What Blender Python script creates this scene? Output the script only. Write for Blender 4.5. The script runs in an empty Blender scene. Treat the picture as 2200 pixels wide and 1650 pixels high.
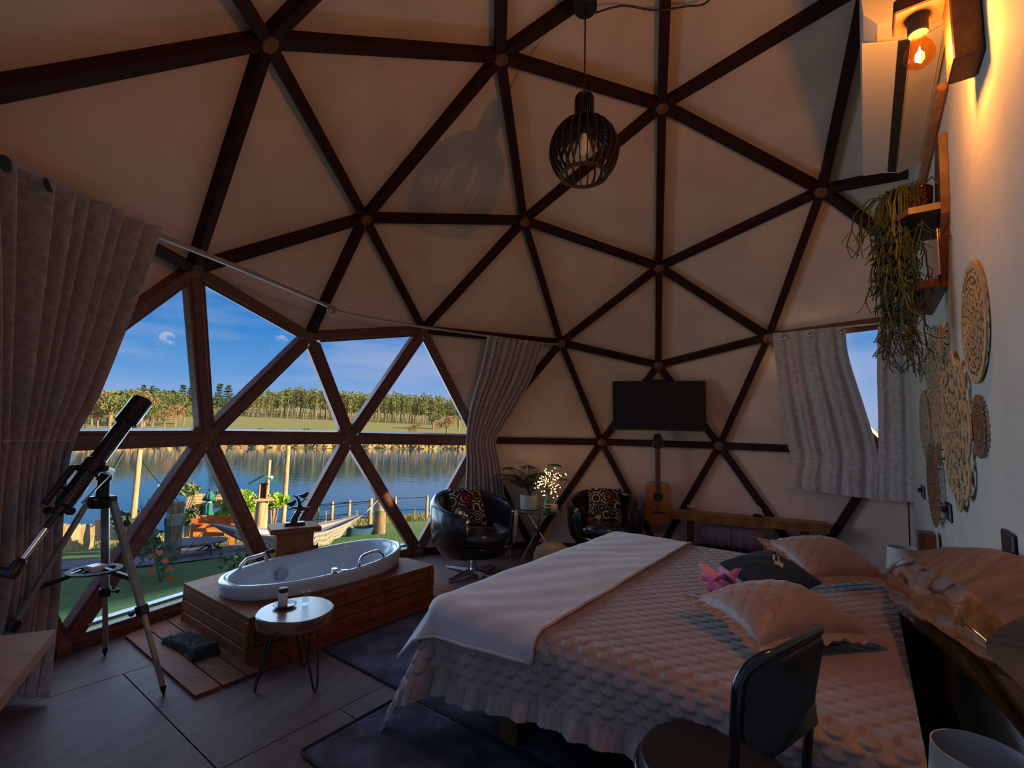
import bpy, math, random
import numpy as np
from mathutils import Vector, Matrix
random.seed(7); np.random.seed(7)
PI = math.pi
scene = bpy.context.scene
COL = scene.collection

# ------------------------------------------------------------------ camera
SC = 3.4                                   # dome radius in metres
CAMR = np.array([[0.27549188, -0.96099172, 0.02447723],
                 [0.10067363, 0.00351933, -0.99491328],
                 [0.95601728, 0.27655474, 0.09771607]])
CAMP = (np.array([-0.72076175, 0.0306181, 0.22448183]) + [0, 0, .17]) * SC
FPX = 1020.64
ZC = .17 * SC                              # height of the dome centre over the floor
cam_d = bpy.data.cameras.new('camera'); cam = bpy.data.objects.new('camera', cam_d); COL.objects.link(cam)
cam_d.sensor_fit = 'HORIZONTAL'; cam_d.sensor_width = 36; cam_d.lens = FPX / 2200 * 36
cam_d.clip_start = .02; cam_d.clip_end = 2000
m = Matrix.Identity(4)
for i in range(3):
    m[i][0] = CAMR[0][i]; m[i][1] = -CAMR[1][i]; m[i][2] = -CAMR[2][i]; m[i][3] = CAMP[i]
cam.matrix_world = m
scene.camera = cam

# ------------------------------------------------------------------ sky, sun, exposure
scene.view_settings.view_transform = 'Standard'
scene.view_settings.look = 'None'
scene.view_settings.gamma = 1
scene.view_settings.use_curve_mapping = False
scene.view_settings.exposure = 0.82
wld = bpy.data.worlds.new('sky'); scene.world = wld; wld.use_nodes = True
nt = wld.node_tree; nt.nodes.clear()
def wn_(t, **k):
    n = nt.nodes.new(t)
    for a, b in k.items(): setattr(n, a, b)
    return n
tc = wn_('ShaderNodeTexCoord'); sep = wn_('ShaderNodeSeparateXYZ'); nt.links.new(tc.outputs['Generated'], sep.inputs[0])
ramp = wn_('ShaderNodeValToRGB'); nt.links.new(sep.outputs['Z'], ramp.inputs[0])
cr = ramp.color_ramp
cr.elements[0].position = 0.0; cr.elements[0].color = (.17, .27, .47, 1)
cr.elements[1].position = 1.0; cr.elements[1].color = (.003, .055, .27, 1)
for p, c in ((.08, (.085, .205, .42, 1)), (.18, (.024, .138, .365, 1)), (.36, (.0045, .083, .295, 1))):
    e = cr.elements.new(p); e.color = c
mp = wn_('ShaderNodeMapping'); mp.inputs['Scale'].default_value = (1.4, 1.4, 9.0); mp.inputs['Rotation'].default_value = (0.09, -0.05, 0)
nt.links.new(tc.outputs['Generated'], mp.inputs[0])
nz = wn_('ShaderNodeTexNoise'); nz.inputs['Scale'].default_value = 1.6; nz.inputs['Detail'].default_value = 5; nz.inputs['Roughness'].default_value = .5
nt.links.new(mp.outputs[0], nz.inputs['Vector'])
cl = wn_('ShaderNodeValToRGB'); nt.links.new(nz.outputs[0], cl.inputs[0])
cl.color_ramp.elements[0].position = .34; cl.color_ramp.elements[0].color = (0, 0, 0, 1)
cl.color_ramp.elements[1].position = .54; cl.color_ramp.elements[1].color = (.75, .75, .75, 1)
mx = wn_('ShaderNodeMix', data_type='RGBA'); nt.links.new(cl.outputs[0], mx.inputs[0]); nt.links.new(ramp.outputs[0], mx.inputs[6])
mx.inputs[7].default_value = (.20, .25, .41, 1)
bg = wn_('ShaderNodeBackground'); bg.inputs[1].default_value = 1.0; nt.links.new(mx.outputs[2], bg.inputs[0])
out = wn_('ShaderNodeOutputWorld'); nt.links.new(bg.outputs[0], out.inputs[0])
sun_d = bpy.data.lights.new('sun', 'SUN'); sun = bpy.data.objects.new('sun', sun_d); COL.objects.link(sun)
sun_d.energy = 5.6; sun_d.angle = math.radians(.6); sun_d.color = (1, .80, .50)
SUN_AZ, SUN_EL = math.radians(-80), math.radians(22)
sv = Vector((math.cos(SUN_AZ) * math.cos(SUN_EL), math.sin(SUN_AZ) * math.cos(SUN_EL), math.sin(SUN_EL)))
sun.rotation_euler = sv.to_track_quat('Z', 'Y').to_euler()

# added fill lamp outside the big glazed facet, boosting the daylight from the lake
ad_ = bpy.data.lights.new('window_fill', 'AREA'); ad_.shape = 'RECTANGLE'; ad_.size = 3.8; ad_.size_y = 2.1; ad_.energy = 68; ad_.color = (.52, .74, 1)
ado = bpy.data.objects.new('window_fill', ad_); COL.objects.link(ado)
WAZ = math.radians(66); ado.location = (4.15 * math.cos(WAZ), 4.15 * math.sin(WAZ), 1.35)
ado.rotation_euler = Vector((math.cos(WAZ), math.sin(WAZ), .10)).to_track_quat('Z', 'Y').to_euler()

# ------------------------------------------------------------------ finding points on real surfaces
def ray(px, py):
    v = CAMR.T @ np.array([(px - 1100) / FPX, (py - 825) / FPX, 1.0]); return v / np.linalg.norm(v)
def at_z(px, py, h):
    r = ray(px, py); return CAMP + r * ((h - CAMP[2]) / r[2])
def at_sph(px, py, k=1.0):
    r = ray(px, py); o = CAMP - np.array([0, 0, ZC]); b = o @ r; c = o @ o - (k * SC) ** 2
    return CAMP + r * (-b + math.sqrt(b * b - c))
def at_x(px, py, x):
    r = ray(px, py); return CAMP + r * ((x - CAMP[0]) / r[0])
def at_dist(px, py, D):
    r = ray(px, py); return CAMP + r * (D / math.hypot(r[0], r[1]))
YAW = math.radians(-20.5)
WD = np.array([math.cos(YAW), math.sin(YAW), 0]); WN = np.array([-math.sin(YAW), math.cos(YAW), 0])
W0 = np.array([.76 * SC, -.62 * SC, 0])
def W(a, d, z): return W0 + WD * a + WN * d + np.array([0, 0, z])     # along the partition wall, out from it, up
def at_wall(px, py, d):
    r = ray(px, py); t = (d - (CAMP - W0) @ WN) / (r @ WN); p = CAMP + t * r
    return np.array([(p - W0) @ WD, d, p[2]])

# ------------------------------------------------------------------ mesh helpers
ROOT = {}
class G:
    """collects geometry"""
    def __init__(s): s.v = []; s.f = []; s.uv = None
    def add(s, vs, fs):
        o = len(s.v); s.v += [tuple(map(float, p)) for p in vs]; s.f += [tuple(i + o for i in f) for f in fs]; return s
    def box8(s, c):      # 8 corners: bottom 4 ccw, top 4 ccw
        return s.add(c, [(3, 2, 1, 0), (4, 5, 6, 7), (0, 1, 5, 4), (1, 2, 6, 5), (2, 3, 7, 6), (3, 0, 4, 7)])
    def box(s, c, sx, sy, sz, ax=None):
        c = np.array(c, float); X, Y, Z = ax if ax is not None else (np.array([1, 0, 0.]), np.array([0, 1, 0.]), np.array([0, 0, 1.]))
        X = np.array(X) * sx / 2; Y = np.array(Y) * sy / 2; Z = np.array(Z) * sz / 2
        return s.box8([c - X - Y - Z, c + X - Y - Z, c + X + Y - Z, c - X + Y - Z, c - X - Y + Z, c + X - Y + Z, c + X + Y + Z, c - X + Y + Z])
    def bbox(s, c, sx, sy, sz, b=.006, ax=None):     # bevelled box
        c = np.array(c, float); X, Y, Z = ax if ax is not None else (np.array([1, 0, 0.]), np.array([0, 1, 0.]), np.array([0, 0, 1.]))
        X, Y, Z = map(lambda q: np.array(q, float), (X, Y, Z)); b = min(b, sx * .45, sy * .45, sz * .45)
        pr = []
        hx, hy, hz = sx / 2, sy / 2, sz / 2
        for zz, i in ((-hz, b), (-hz + b, 0), (hz - b, 0), (hz, b)):
            x, y = hx - i, hy - i; k = b if not i else b * .6
            pr.append([(-x + k, -y), (x - k, -y), (x, -y + k), (x, y - k), (x - k, y), (-x + k, y), (-x, y - k), (-x, -y + k)])
        vs = []
        for (q, zz) in zip(pr, (-hz, -hz + b, hz - b, hz)):
            vs += [c + X * a + Y * d + Z * zz for a, d in q]
        fs = [tuple(range(7, -1, -1)), tuple(range(24, 32))]
        for l in range(3):
            for i in range(8):
                j = (i + 1) % 8; fs.append((l * 8 + i, l * 8 + j, l * 8 + 8 + j, l * 8 + 8 + i))
        return s.add(vs, fs)
    def beam(s, p, q, w, h, up, ch=0.0):             # bar from p to q, width w, height h measured along +up from the line p-q
        p = np.array(p, float); q = np.array(q, float); u = q - p; u /= np.linalg.norm(u); up = np.array(up, float)
        sd = np.cross(u, up); sd /= np.linalg.norm(sd); n = np.cross(sd, u)
        if ch <= 0:
            c = [p - sd * w / 2, p + sd * w / 2, p + sd * w / 2 + n * h, p - sd * w / 2 + n * h]
        else:
            c = [p - sd * (w / 2 - ch), p + sd * (w / 2 - ch), p + sd * w / 2 + n * ch, p + sd * w / 2 + n * h, p - sd * w / 2 + n * h, p - sd * w / 2 + n * ch]
        L = q - p; k = len(c)
        return s.add(c + [x + L for x in c], [tuple(range(k - 1, -1, -1)), tuple(range(k, 2 * k))] + [(i, (i + 1) % k, k + (i + 1) % k, k + i) for i in range(k)])
    def cyl(s, p, q, r0, r1=None, n=12, caps=True):
        r1 = r0 if r1 is None else r1
        p = np.array(p, float); q = np.array(q, float); u = q - p; u /= max(np.linalg.norm(u), 1e-9)
        t = np.array([0, 0, 1.]) if abs(u[2]) < .9 else np.array([1., 0, 0]); e = np.cross(u, t); e /= np.linalg.norm(e); g = np.cross(u, e)
        vs = [p + (e * math.cos(2 * PI * i / n) + g * math.sin(2 * PI * i / n)) * r0 for i in range(n)] + [q + (e * math.cos(2 * PI * i / n) + g * math.sin(2 * PI * i / n)) * r1 for i in range(n)]
        fs = [((i + 1) % n, i, n + i, n + (i + 1) % n) for i in range(n)]
        if caps: fs += [tuple(range(n)), tuple(range(2 * n - 1, n - 1, -1))]
        return s.add(vs, fs)
    def tube(s, pts, r, n=8, closed=False):
        pts = [np.array(p, float) for p in pts]; m_ = len(pts); rr = r if hasattr(r, '__len__') else [r] * m_
        vs = []; e = None
        for i, p in enumerate(pts):
            a = pts[i - 1] if i or closed else p; b = pts[(i + 1) % m_] if i < m_ - 1 or closed else p
            u = b - a; u /= max(np.linalg.norm(u), 1e-9)
            if e is None:
                t = np.array([0, 0, 1.]) if abs(u[2]) < .9 else np.array([1., 0, 0]); e = np.cross(u, t)
            else: e = e - u * (e @ u)
            e /= max(np.linalg.norm(e), 1e-9); g = np.cross(u, e)
            vs += [p + (e * math.cos(2 * PI * k / n) + g * math.sin(2 * PI * k / n)) * rr[i] for k in range(n)]
        fs = []
        for i in range(m_ if closed else m_ - 1):
            j = (i + 1) % m_
            for k in range(n): fs.append((i * n + k, i * n + (k + 1) % n, j * n + (k + 1) % n, j * n + k))
        if not closed: fs += [tuple(range(n - 1, -1, -1)), tuple(range((m_ - 1) * n, m_ * n))]
        return s.add(vs, fs)
    def lathe(s, prof, c=(0, 0, 0), n=24, sx=1, sy=1, ax=None, caps=True):   # prof: (r, z) bottom to top
        c = np.array(c, float); X, Y, Z = ax if ax is not None else (np.array([1, 0, 0.]), np.array([0, 1, 0.]), np.array([0, 0, 1.]))
        vs = []
        for r, z in prof:
            for i in range(n):
                t = 2 * PI * i / n; vs.append(c + np.array(X) * r * sx * math.cos(t) + np.array(Y) * r * sy * math.sin(t) + np.array(Z) * z)
        fs = []
        for l in range(len(prof) - 1):
            for i in range(n): fs.append((l * n + i, l * n + (i + 1) % n, (l + 1) * n + (i + 1) % n, (l + 1) * n + i))
        if caps: fs += [tuple(range(n - 1, -1, -1)), tuple(range((len(prof) - 1) * n, len(prof) * n))]
        return s.add(vs, fs)
    def ball(s, c, r, n=12, m_=8, sx=1, sy=1, sz=1):
        pr = [(max(math.sin(PI * k / m_), 1e-3) * r, -math.cos(PI * k / m_) * r * sz) for k in range(m_ + 1)]
        return s.lathe(pr, c, n, sx, sy)
    def prism(s, pts, off):                         # 3d polygon extruded by off
        pts = [np.array(p, float) for p in pts]; off = np.array(off, float); k = len(pts)
        return s.add(pts + [p + off for p in pts], [tuple(range(k - 1, -1, -1)), tuple(range(k, 2 * k))] + [(i, (i + 1) % k, k + (i + 1) % k, k + i) for i in range(k)])
    def grid(s, P, closed_u=False):                 # P[i][j] -> points
        n0, n1 = len(P), len(P[0]); vs = [p for r in P for p in r]; fs = []
        for i in range(n0 if closed_u else n0 - 1):
            for j in range(n1 - 1):
                k = (i + 1) % n0; fs.append((i * n1 + j, i * n1 + j + 1, k * n1 + j + 1, k * n1 + j))
        return s.add(vs, fs)
def origin(p):
    o = np.zeros(3)
    while p is not None: o = o + np.array(p.location); p = p.parent
    return o
def obj(name, g, mat=None, parent=None, smooth=False, local=False, loc=None, kind=None, uv=None):
    v = g.v
    base = np.zeros(3)
    if parent is not None and not local: base = origin(parent)
    elif loc is not None: base = np.array(loc, float)
    me = bpy.data.meshes.new(name)
    if base.any(): v = (np.array(v) - base).tolist()
    me.from_pydata(v, [], g.f)
    if smooth is True: me.shade_smooth()
    elif smooth:
        me.shade_smooth(); me.set_sharp_from_angle(angle=math.radians(smooth))
    if uv is not None:
        l = me.uv_layers.new(name='UVMap'); idx = np.empty(len(me.loops), int); me.loops.foreach_get('vertex_index', idx)
        l.data.foreach_set('uv', np.array(uv, float)[idx].ravel())
    o = bpy.data.objects.new(name, me); COL.objects.link(o)
    if mat is not None: me.materials.append(mat)
    if parent is not None: o.parent = parent
    elif loc is not None: o.location = base
    if kind: o['kind'] = kind
    return o
def tag(o, label, cat, group=None):
    o['label'] = label; o['category'] = cat
    if group: o['group'] = group
    return o
def thing(name, loc, label, cat, group=None, rz=0.0):
    o = bpy.data.objects.new(name, None); COL.objects.link(o); o.empty_display_size = .05
    o.location = tuple(float(x) for x in loc); o.rotation_euler = (0, 0, rz); tag(o, label, cat, group); return o
def struct(name, loc=(0, 0, 0)):
    o = bpy.data.objects.new(name, None); COL.objects.link(o); o.location = tuple(float(x) for x in loc); o['kind'] = 'structure'; return o
def copy_tree(o, parent=None):
    c = o.copy(); COL.objects.link(c); c.parent = parent
    for ch in list(o.children): copy_tree(ch, c)
    return c

# ------------------------------------------------------------------ materials
def new_mat(name):
    m_ = bpy.data.materials.new(name); m_.use_nodes = True; t = m_.node_tree; b = t.nodes['Principled BSDF']; return m_, t, b
def nd(t, kind, **k):
    n = t.nodes.new(kind)
    for a, b in k.items():
        if a in n.inputs.keys(): n.inputs[a].default_value = b
        else: setattr(n, a, b)
    return n
def mat(name, col, rough=.6, metal=0, var=.0, vscale=6, bump=0, bscale=80, spec=None, stretch=(1, 1, 1), sheen=0, coat=0, detail=4, col2=None, thr=(.35, .65), coord='Object'):
    """plain colour, with optional noise variation towards col2 and fine relief"""
    m_, t, b = new_mat(name)
    b.inputs['Base Color'].default_value = (*col, 1); b.inputs['Roughness'].default_value = rough; b.inputs['Metallic'].default_value = metal
    if spec is not None: b.inputs['Specular IOR Level'].default_value = spec
    if sheen: b.inputs['Sheen Weight'].default_value = sheen
    if coat: b.inputs['Coat Weight'].default_value = coat; b.inputs['Coat Roughness'].default_value = .08
    if var or bump:
        tcn = nd(t, 'ShaderNodeTexCoord'); mpn = nd(t, 'ShaderNodeMapping'); mpn.inputs['Scale'].default_value = stretch
        t.links.new(tcn.outputs[coord], mpn.inputs[0])
    if var:
        c2 = col2 if col2 else tuple(min(1, c * (1 + 2 * var)) for c in col); c1 = col if col2 else tuple(c * (1 - var) for c in col)
        n = nd(t, 'ShaderNodeTexNoise'); n.inputs['Scale'].default_value = vscale; n.inputs['Detail'].default_value = detail
        t.links.new(mpn.outputs[0], n.inputs['Vector'])
        r = nd(t, 'ShaderNodeValToRGB'); r.color_ramp.elements[0].position = thr[0]; r.color_ramp.elements[1].position = thr[1]
        r.color_ramp.elements[0].color = (*c1, 1); r.color_ramp.elements[1].color = (*c2, 1)
        t.links.new(n.outputs[0], r.inputs[0]); t.links.new(r.outputs[0], b.inputs['Base Color'])
    if bump:
        n = nd(t, 'ShaderNodeTexNoise'); n.inputs['Scale'].default_value = bscale; n.inputs['Detail'].default_value = 3
        t.links.new(mpn.outputs[0], n.inputs['Vector'])
        bp = nd(t, 'ShaderNodeBump'); bp.inputs['Strength'].default_value = bump; bp.inputs['Distance'].default_value = .01
        t.links.new(n.outputs[0], bp.inputs['Height']); t.links.new(bp.outputs[0], b.inputs['Normal'])
    return m_
def wood(name, c1, c2, rough=.45, grain=(1.2, 14, 14), sc=3.0, bump=.15, coat=0, rot=(0, 0, 0), spec=None):
    m_, t, b = new_mat(name)
    tcn = nd(t, 'ShaderNodeTexCoord'); mpn = nd(t, 'ShaderNodeMapping'); mpn.inputs['Scale'].default_value = grain; mpn.inputs['Rotation'].default_value = rot
    t.links.new(tcn.outputs['Object'], mpn.inputs[0])
    n = nd(t, 'ShaderNodeTexNoise'); n.inputs['Scale'].default_value = sc; n.inputs['Detail'].default_value = 6; n.inputs['Roughness'].default_value = .6; n.inputs['Distortion'].default_value = .6
    t.links.new(mpn.outputs[0], n.inputs['Vector'])
    r = nd(t, 'ShaderNodeValToRGB'); r.color_ramp.elements[0].position = .32; r.color_ramp.elements[1].position = .68
    r.color_ramp.elements[0].color = (*c1, 1); r.color_ramp.elements[1].color = (*c2, 1)
    t.links.new(n.outputs[0], r.inputs[0]); t.links.new(r.outputs[0], b.inputs['Base Color'])
    b.inputs['Roughness'].default_value = rough
    if spec is not None: b.inputs['Specular IOR Level'].default_value = spec
    if coat: b.inputs['Coat Weight'].default_value = coat; b.inputs['Coat Roughness'].default_value = .06
    if bump:
        bp = nd(t, 'ShaderNodeBump'); bp.inputs['Strength'].default_value = bump; bp.inputs['Distance'].default_value = .004
        t.links.new(n.outputs[0], bp.inputs['Height']); t.links.new(bp.outputs[0], b.inputs['Normal'])
    return m_
def emit(name, col, strength):
    m_ = bpy.data.materials.new(name); m_.use_nodes = True; t = m_.node_tree; t.nodes.clear()
    e = nd(t, 'ShaderNodeEmission'); e.inputs[0].default_value = (*col, 1); e.inputs[1].default_value = strength
    o = nd(t, 'ShaderNodeOutputMaterial'); t.links.new(e.outputs[0], o.inputs[0]); return m_
def thin_glass(name, tint=(1, 1, 1), refl=.06, rough=0.0):
    """thin sheet: straight transmission plus a faint mirror"""
    m_ = bpy.data.materials.new(name); m_.use_nodes = True; t = m_.node_tree; t.nodes.clear()
    a = nd(t, 'ShaderNodeBsdfTransparent'); a.inputs[0].default_value = (*tint, 1)
    g_ = nd(t, 'ShaderNodeBsdfGlossy'); g_.inputs['Roughness'].default_value = rough
    f = nd(t, 'ShaderNodeLayerWeight'); f.inputs[0].default_value = .5
    pw5 = nd(t, 'ShaderNodeMath', operation='POWER'); pw5.inputs[1].default_value = 4.0; t.links.new(f.outputs['Facing'], pw5.inputs[0])
    mu = nd(t, 'ShaderNodeMath', operation='MULTIPLY_ADD'); mu.inputs[1].default_value = .22; mu.inputs[2].default_value = refl; mu.use_clamp = True
    t.links.new(pw5.outputs[0], mu.inputs[0])
    x = nd(t, 'ShaderNodeMixShader'); t.links.new(mu.outputs[0], x.inputs[0]); t.links.new(a.outputs[0], x.inputs[1]); t.links.new(g_.outputs[0], x.inputs[2])
    o = nd(t, 'ShaderNodeOutputMaterial'); t.links.new(x.outputs[0], o.inputs[0]); return m_

M = {}
M['panel'] = mat('panel_plaster', (.74, .55, .45), .85, var=.05, vscale=3, bump=.08, bscale=160)
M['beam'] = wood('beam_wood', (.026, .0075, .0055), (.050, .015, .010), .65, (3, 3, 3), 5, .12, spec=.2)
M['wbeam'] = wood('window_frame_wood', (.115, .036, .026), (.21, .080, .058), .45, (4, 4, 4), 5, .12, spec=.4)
M['hub'] = wood('hub_wood', (.15, .055, .032), (.24, .10, .055), .55, (9, 9, 9), 4, .1)
M['glass'] = thin_glass('window_glass', (.97, .985, .98), .012)
M['wallp'] = mat('partition_plaster', (.50, .47, .40), .8, var=.04, vscale=4, bump=.1, bscale=120)
M['black'] = mat('black_plastic', (.010, .010, .012), .35)
M['blackm'] = mat('black_matte', (.012, .011, .012), .7)
M['steel'] = mat('chrome', (.75, .76, .78), .16, 1)
M['alu'] = mat('brushed_aluminium', (.36, .34, .33), .38, .7, var=.08, vscale=20, stretch=(1, 1, 8))
M['white'] = mat('white_plastic', (.72, .70, .66), .4)
M['redwood'] = wood('deck_wood', (.115, .038, .018), (.235, .085, .036), .36, (1, 16, 16), 3, .15, rot=(0, 0, 0))
M['oak'] = wood('orange_wood', (.22, .085, .026), (.40, .18, .06), .42, (1, 12, 12), 3, .15)
M['darkwood'] = wood('walnut_wood', (.040, .015, .010), (.085, .032, .018), .45, (1, 10, 10), 4, .15)
# ================================================================== the dome
def slerp(a, b, ang):
    w_ = math.acos(max(-1, min(1, a @ b))); return (math.sin(w_ - ang) * a + math.sin(ang) * b) / math.sin(w_)
nrm = lambda v: v / np.linalg.norm(v)
ALPHA = .32714
el = math.atan(.5)
ICO = [np.array([0, 0, 1.])] + [np.array([math.cos(el) * math.cos(math.radians(72 * k)), math.cos(el) * math.sin(math.radians(72 * k)), math.sin(el)]) for k in range(5)] + \
      [np.array([math.cos(el) * math.cos(math.radians(72 * k + 36)), math.cos(el) * math.sin(math.radians(72 * k + 36)), -math.sin(el)]) for k in range(5)] + [np.array([0, 0, -1.])]
IF = []
for k in range(5):
    IF += [(0, 1 + k, 1 + (k + 1) % 5), (1 + k, 6 + k, 1 + (k + 1) % 5), (1 + (k + 1) % 5, 6 + k, 6 + (k + 1) % 5), (11, 6 + (k + 1) % 5, 6 + k)]
DV = []; DT = []
def dvert(p):
    for i, q in enumerate(DV):
        if np.abs(p - q).max() < 1e-5: return i
    DV.append(p); return len(DV) - 1
for f in IF:
    A, B, C_ = (ICO[i] for i in f)
    loc = {}
    for i in range(4):
        for j in range(4 - i):
            k = 3 - i - j
            if max(i, j, k) == 3: p = (A, B, C_)[(i, j, k).index(3)]
            elif min(i, j, k) == 0:
                cs = [(A, B, C_)[q] for q in range(3) if (i, j, k)[q] > 0]; ns = [q for q in (i, j, k) if q > 0]
                p = slerp(cs[0], cs[1], ALPHA) if ns[0] == 2 else slerp(cs[1], cs[0], ALPHA)
            else: p = nrm(A + B + C_)
            loc[(i, j)] = dvert(p)
    for i in range(3):
        for j in range(3 - i):
            DT.append((loc[(i, j)], loc[(i + 1, j)], loc[(i, j + 1)]))
            if i + j < 2: DT.append((loc[(i + 1, j)], loc[(i + 1, j + 1)], loc[(i, j + 1)]))
DT = [t for t in DT if sum(DV[i][2] for i in t) / 3 > -.12]
usedv = sorted({i for t in DT for i in t})
DW = {}
for i in usedv:                                  # bottom ring is cut level with the floor
    p = DV[i].copy()
    if p[2] < -.1: p = np.array([*(p[:2] / np.linalg.norm(p[:2]) * .986), -.163])
    DW[i] = p
def dome_pt(i, k=0.0):                           # k metres outside the inner face
    p = DW[i]; q = p * (SC + k)
    if p[2] < -.15: q = np.array([*(p[:2] * (SC + k)), p[2] * SC])
    return q + [0, 0, ZC]
def near(p): return min(usedv, key=lambda i: np.linalg.norm(DV[i] - p))
P1, P0, P2_, P4 = ICO[2], ICO[1], ICO[3], ICO[5]
Q0, Q1, Q4 = ICO[6], ICO[7], ICO[10]
N = {'C0': near(P1), 'C1': near(slerp(P1, P0, ALPHA)), 'C2': near(slerp(P0, P1, ALPHA)), 'C3': near(P0), 'B0': near(slerp(P1, P2_, ALPHA)), 'B4': near(slerp(P0, P4, ALPHA)), 'B5': near(slerp(P4, P0, ALPHA)),
     'D0': near(slerp(P1, Q1, ALPHA)), 'Dm': near(nrm(P1 + P2_ + Q1)), 'D1': near(slerp(P1, Q0, ALPHA)), 'D2': near(nrm(P1 + P0 + Q0)), 'D3': near(slerp(P0, Q0, ALPHA)), 'D4': near(slerp(P0, Q4, ALPHA)), 'D5': near(nrm(P0 + P4 + Q4)),
     'E0': near(slerp(Q1, P1, ALPHA)), 'E1': near(nrm(P1 + Q1 + Q0)), 'E2': near(slerp(Q0, P1, ALPHA)), 'E3': near(slerp(Q0, P0, ALPHA))}
fs_ = lambda *n: frozenset(N[x] for x in n)
WINS = [fs_('B0', 'Dm', 'D0'), fs_('B0', 'C0', 'D0'), fs_('C0', 'D0', 'D1'), fs_('C0', 'C1', 'D1'), fs_('C1', 'D1', 'D2'),
        fs_('Dm', 'D0', 'E0'), fs_('D0', 'E0', 'E1'), fs_('D0', 'D1', 'E1'), fs_('D1', 'E1', 'E2'), fs_('D1', 'D2', 'E2'), fs_('B4', 'B5', 'D5')]
dirC = nrm(np.array([-.95, .30, 0]))             # towards the glazing added behind the camera for extra daylight
def tri_c(t): return sum(DW[i] for i in t) / 3
FILL_GLAZING = []                                        # unseen room-side panels, glazed only to let in more daylight
def in_frame(p):
    c = CAMR @ (p - CAMP)
    if c[2] < .02: return False
    x, y = 1100 + FPX * c[0] / c[2], 825 + FPX * c[1] / c[2]; return -60 < x < 2260 and -60 < y < 1710
for t in DT:
    ft = frozenset(t)
    if ft in WINS: continue
    q = [dome_pt(i) for i in t]; seen = any(in_frame(q[0] * (a / 8) + q[1] * (b / 8) + q[2] * (1 - (a + b) / 8)) for a in range(9) for b in range(9 - a))
    c = sum(q) / 3
    if not seen and (c - W0) @ WN > .35 and c[2] < 3.5: FILL_GLAZING.append(ft)
M['sill'] = mat('grey_sill', (.34, .40, .46), .4)
dome = struct('wall_dome')
wi = 0; win_edges = set()
for t in DT:
    ft = frozenset(t); p = [dome_pt(i, .075) for i in t]; c = sum(p) / 3
    nr = nrm(np.cross(p[1] - p[0], p[2] - p[0])); nr = nr if nr @ (c - [0, 0, ZC]) > 0 else -nr
    if ft in WINS or ft in FILL_GLAZING:
        wi += 1; w_ = struct('window_%d' % wi, c)  # real windows and the added daylight glazing share this name
        for a, b in ((0, 1), (1, 2), (2, 0)): win_edges.add(frozenset((t[a], t[b])))
        q = [dome_pt(i, .055) for i in t]; cq = sum(q) / 3
        obj('pane', G().prism([x + (cq - x) * .02 for x in q], nr * .006), M['glass'], w_)
        for a, b in ((0, 1), (1, 2), (2, 0)):
            pa, pb = dome_pt(t[a], .015), dome_pt(t[b], .015); e = nrm(pb - pa); inw = cq - (pa + pb) / 2; inw = nrm(inw - e * (inw @ e)); inw = nrm(inw - nr * (inw @ nr))
            g = G()
            o_ = inw * .046; g.box8([pa + e * .07 + o_ - inw * .014, pb - e * .07 + o_ - inw * .014, pb - e * .07 + o_ - inw * .014 + nr * .055, pa + e * .07 + o_ - inw * .014 + nr * .055,
                                     pa + e * .09 + o_ + inw * .012, pb - e * .09 + o_ + inw * .012, pb - e * .09 + o_ + inw * .012 + nr * .055, pa + e * .09 + o_ + inw * .012 + nr * .055])
            obj('window_frame', g, M['wbeam'], w_)
            if DW[t[a]][2] < -.15 and DW[t[b]][2] < -.15:
                g = G(); m0, m1 = dome_pt(t[a], .02) + e * .12 + [0, 0, .085], dome_pt(t[b], .02) - e * .12 + [0, 0, .085]
                hx = np.array([nr[0], nr[1], 0]); hx = nrm(hx) * .5
                g.box8([m0, m1, m1 + hx * .12, m0 + hx * .12, m0 + [0, 0, .02], m1 + [0, 0, .02], m1 + hx * .12 + [0, 0, .02], m0 + hx * .12 + [0, 0, .02]])
                obj('window_sill', g, M['sill'], w_)
    else:
        q = [x + (c - x) * .004 for x in p]
        obj('panel', G().prism(q, nr * .03), M['panel'], dome)
edges = {frozenset((t[a], t[b])) for t in DT for a, b in ((0, 1), (1, 2), (2, 0))}
for e_ in edges:
    i, j = tuple(e_); p, q = dome_pt(i), dome_pt(j); u = nrm(q - p); up = nrm((p + q) / 2 - [0, 0, ZC])
    if DW[i][2] < -.15 and DW[j][2] < -.15: up = nrm(np.array([up[0], up[1], 0.0]))
    isw = e_ in win_edges
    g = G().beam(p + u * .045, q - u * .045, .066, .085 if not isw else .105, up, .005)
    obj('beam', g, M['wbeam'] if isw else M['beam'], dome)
for i in usedv:
    p = DW[i]; d = nrm(p)
    if p[2] < -.15: d = nrm(np.array([p[0], p[1], 0.]))
    c = dome_pt(i)
    g = G().lathe([(.044, -.008), (.054, .0), (.054, .1)], c, 14, ax=(nrm(np.cross(d, [.3, .2, 1])), nrm(np.cross(d, np.cross(d, [.3, .2, 1]))), d))
    obj('hub', g, M['hub'], dome, smooth=40)

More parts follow.
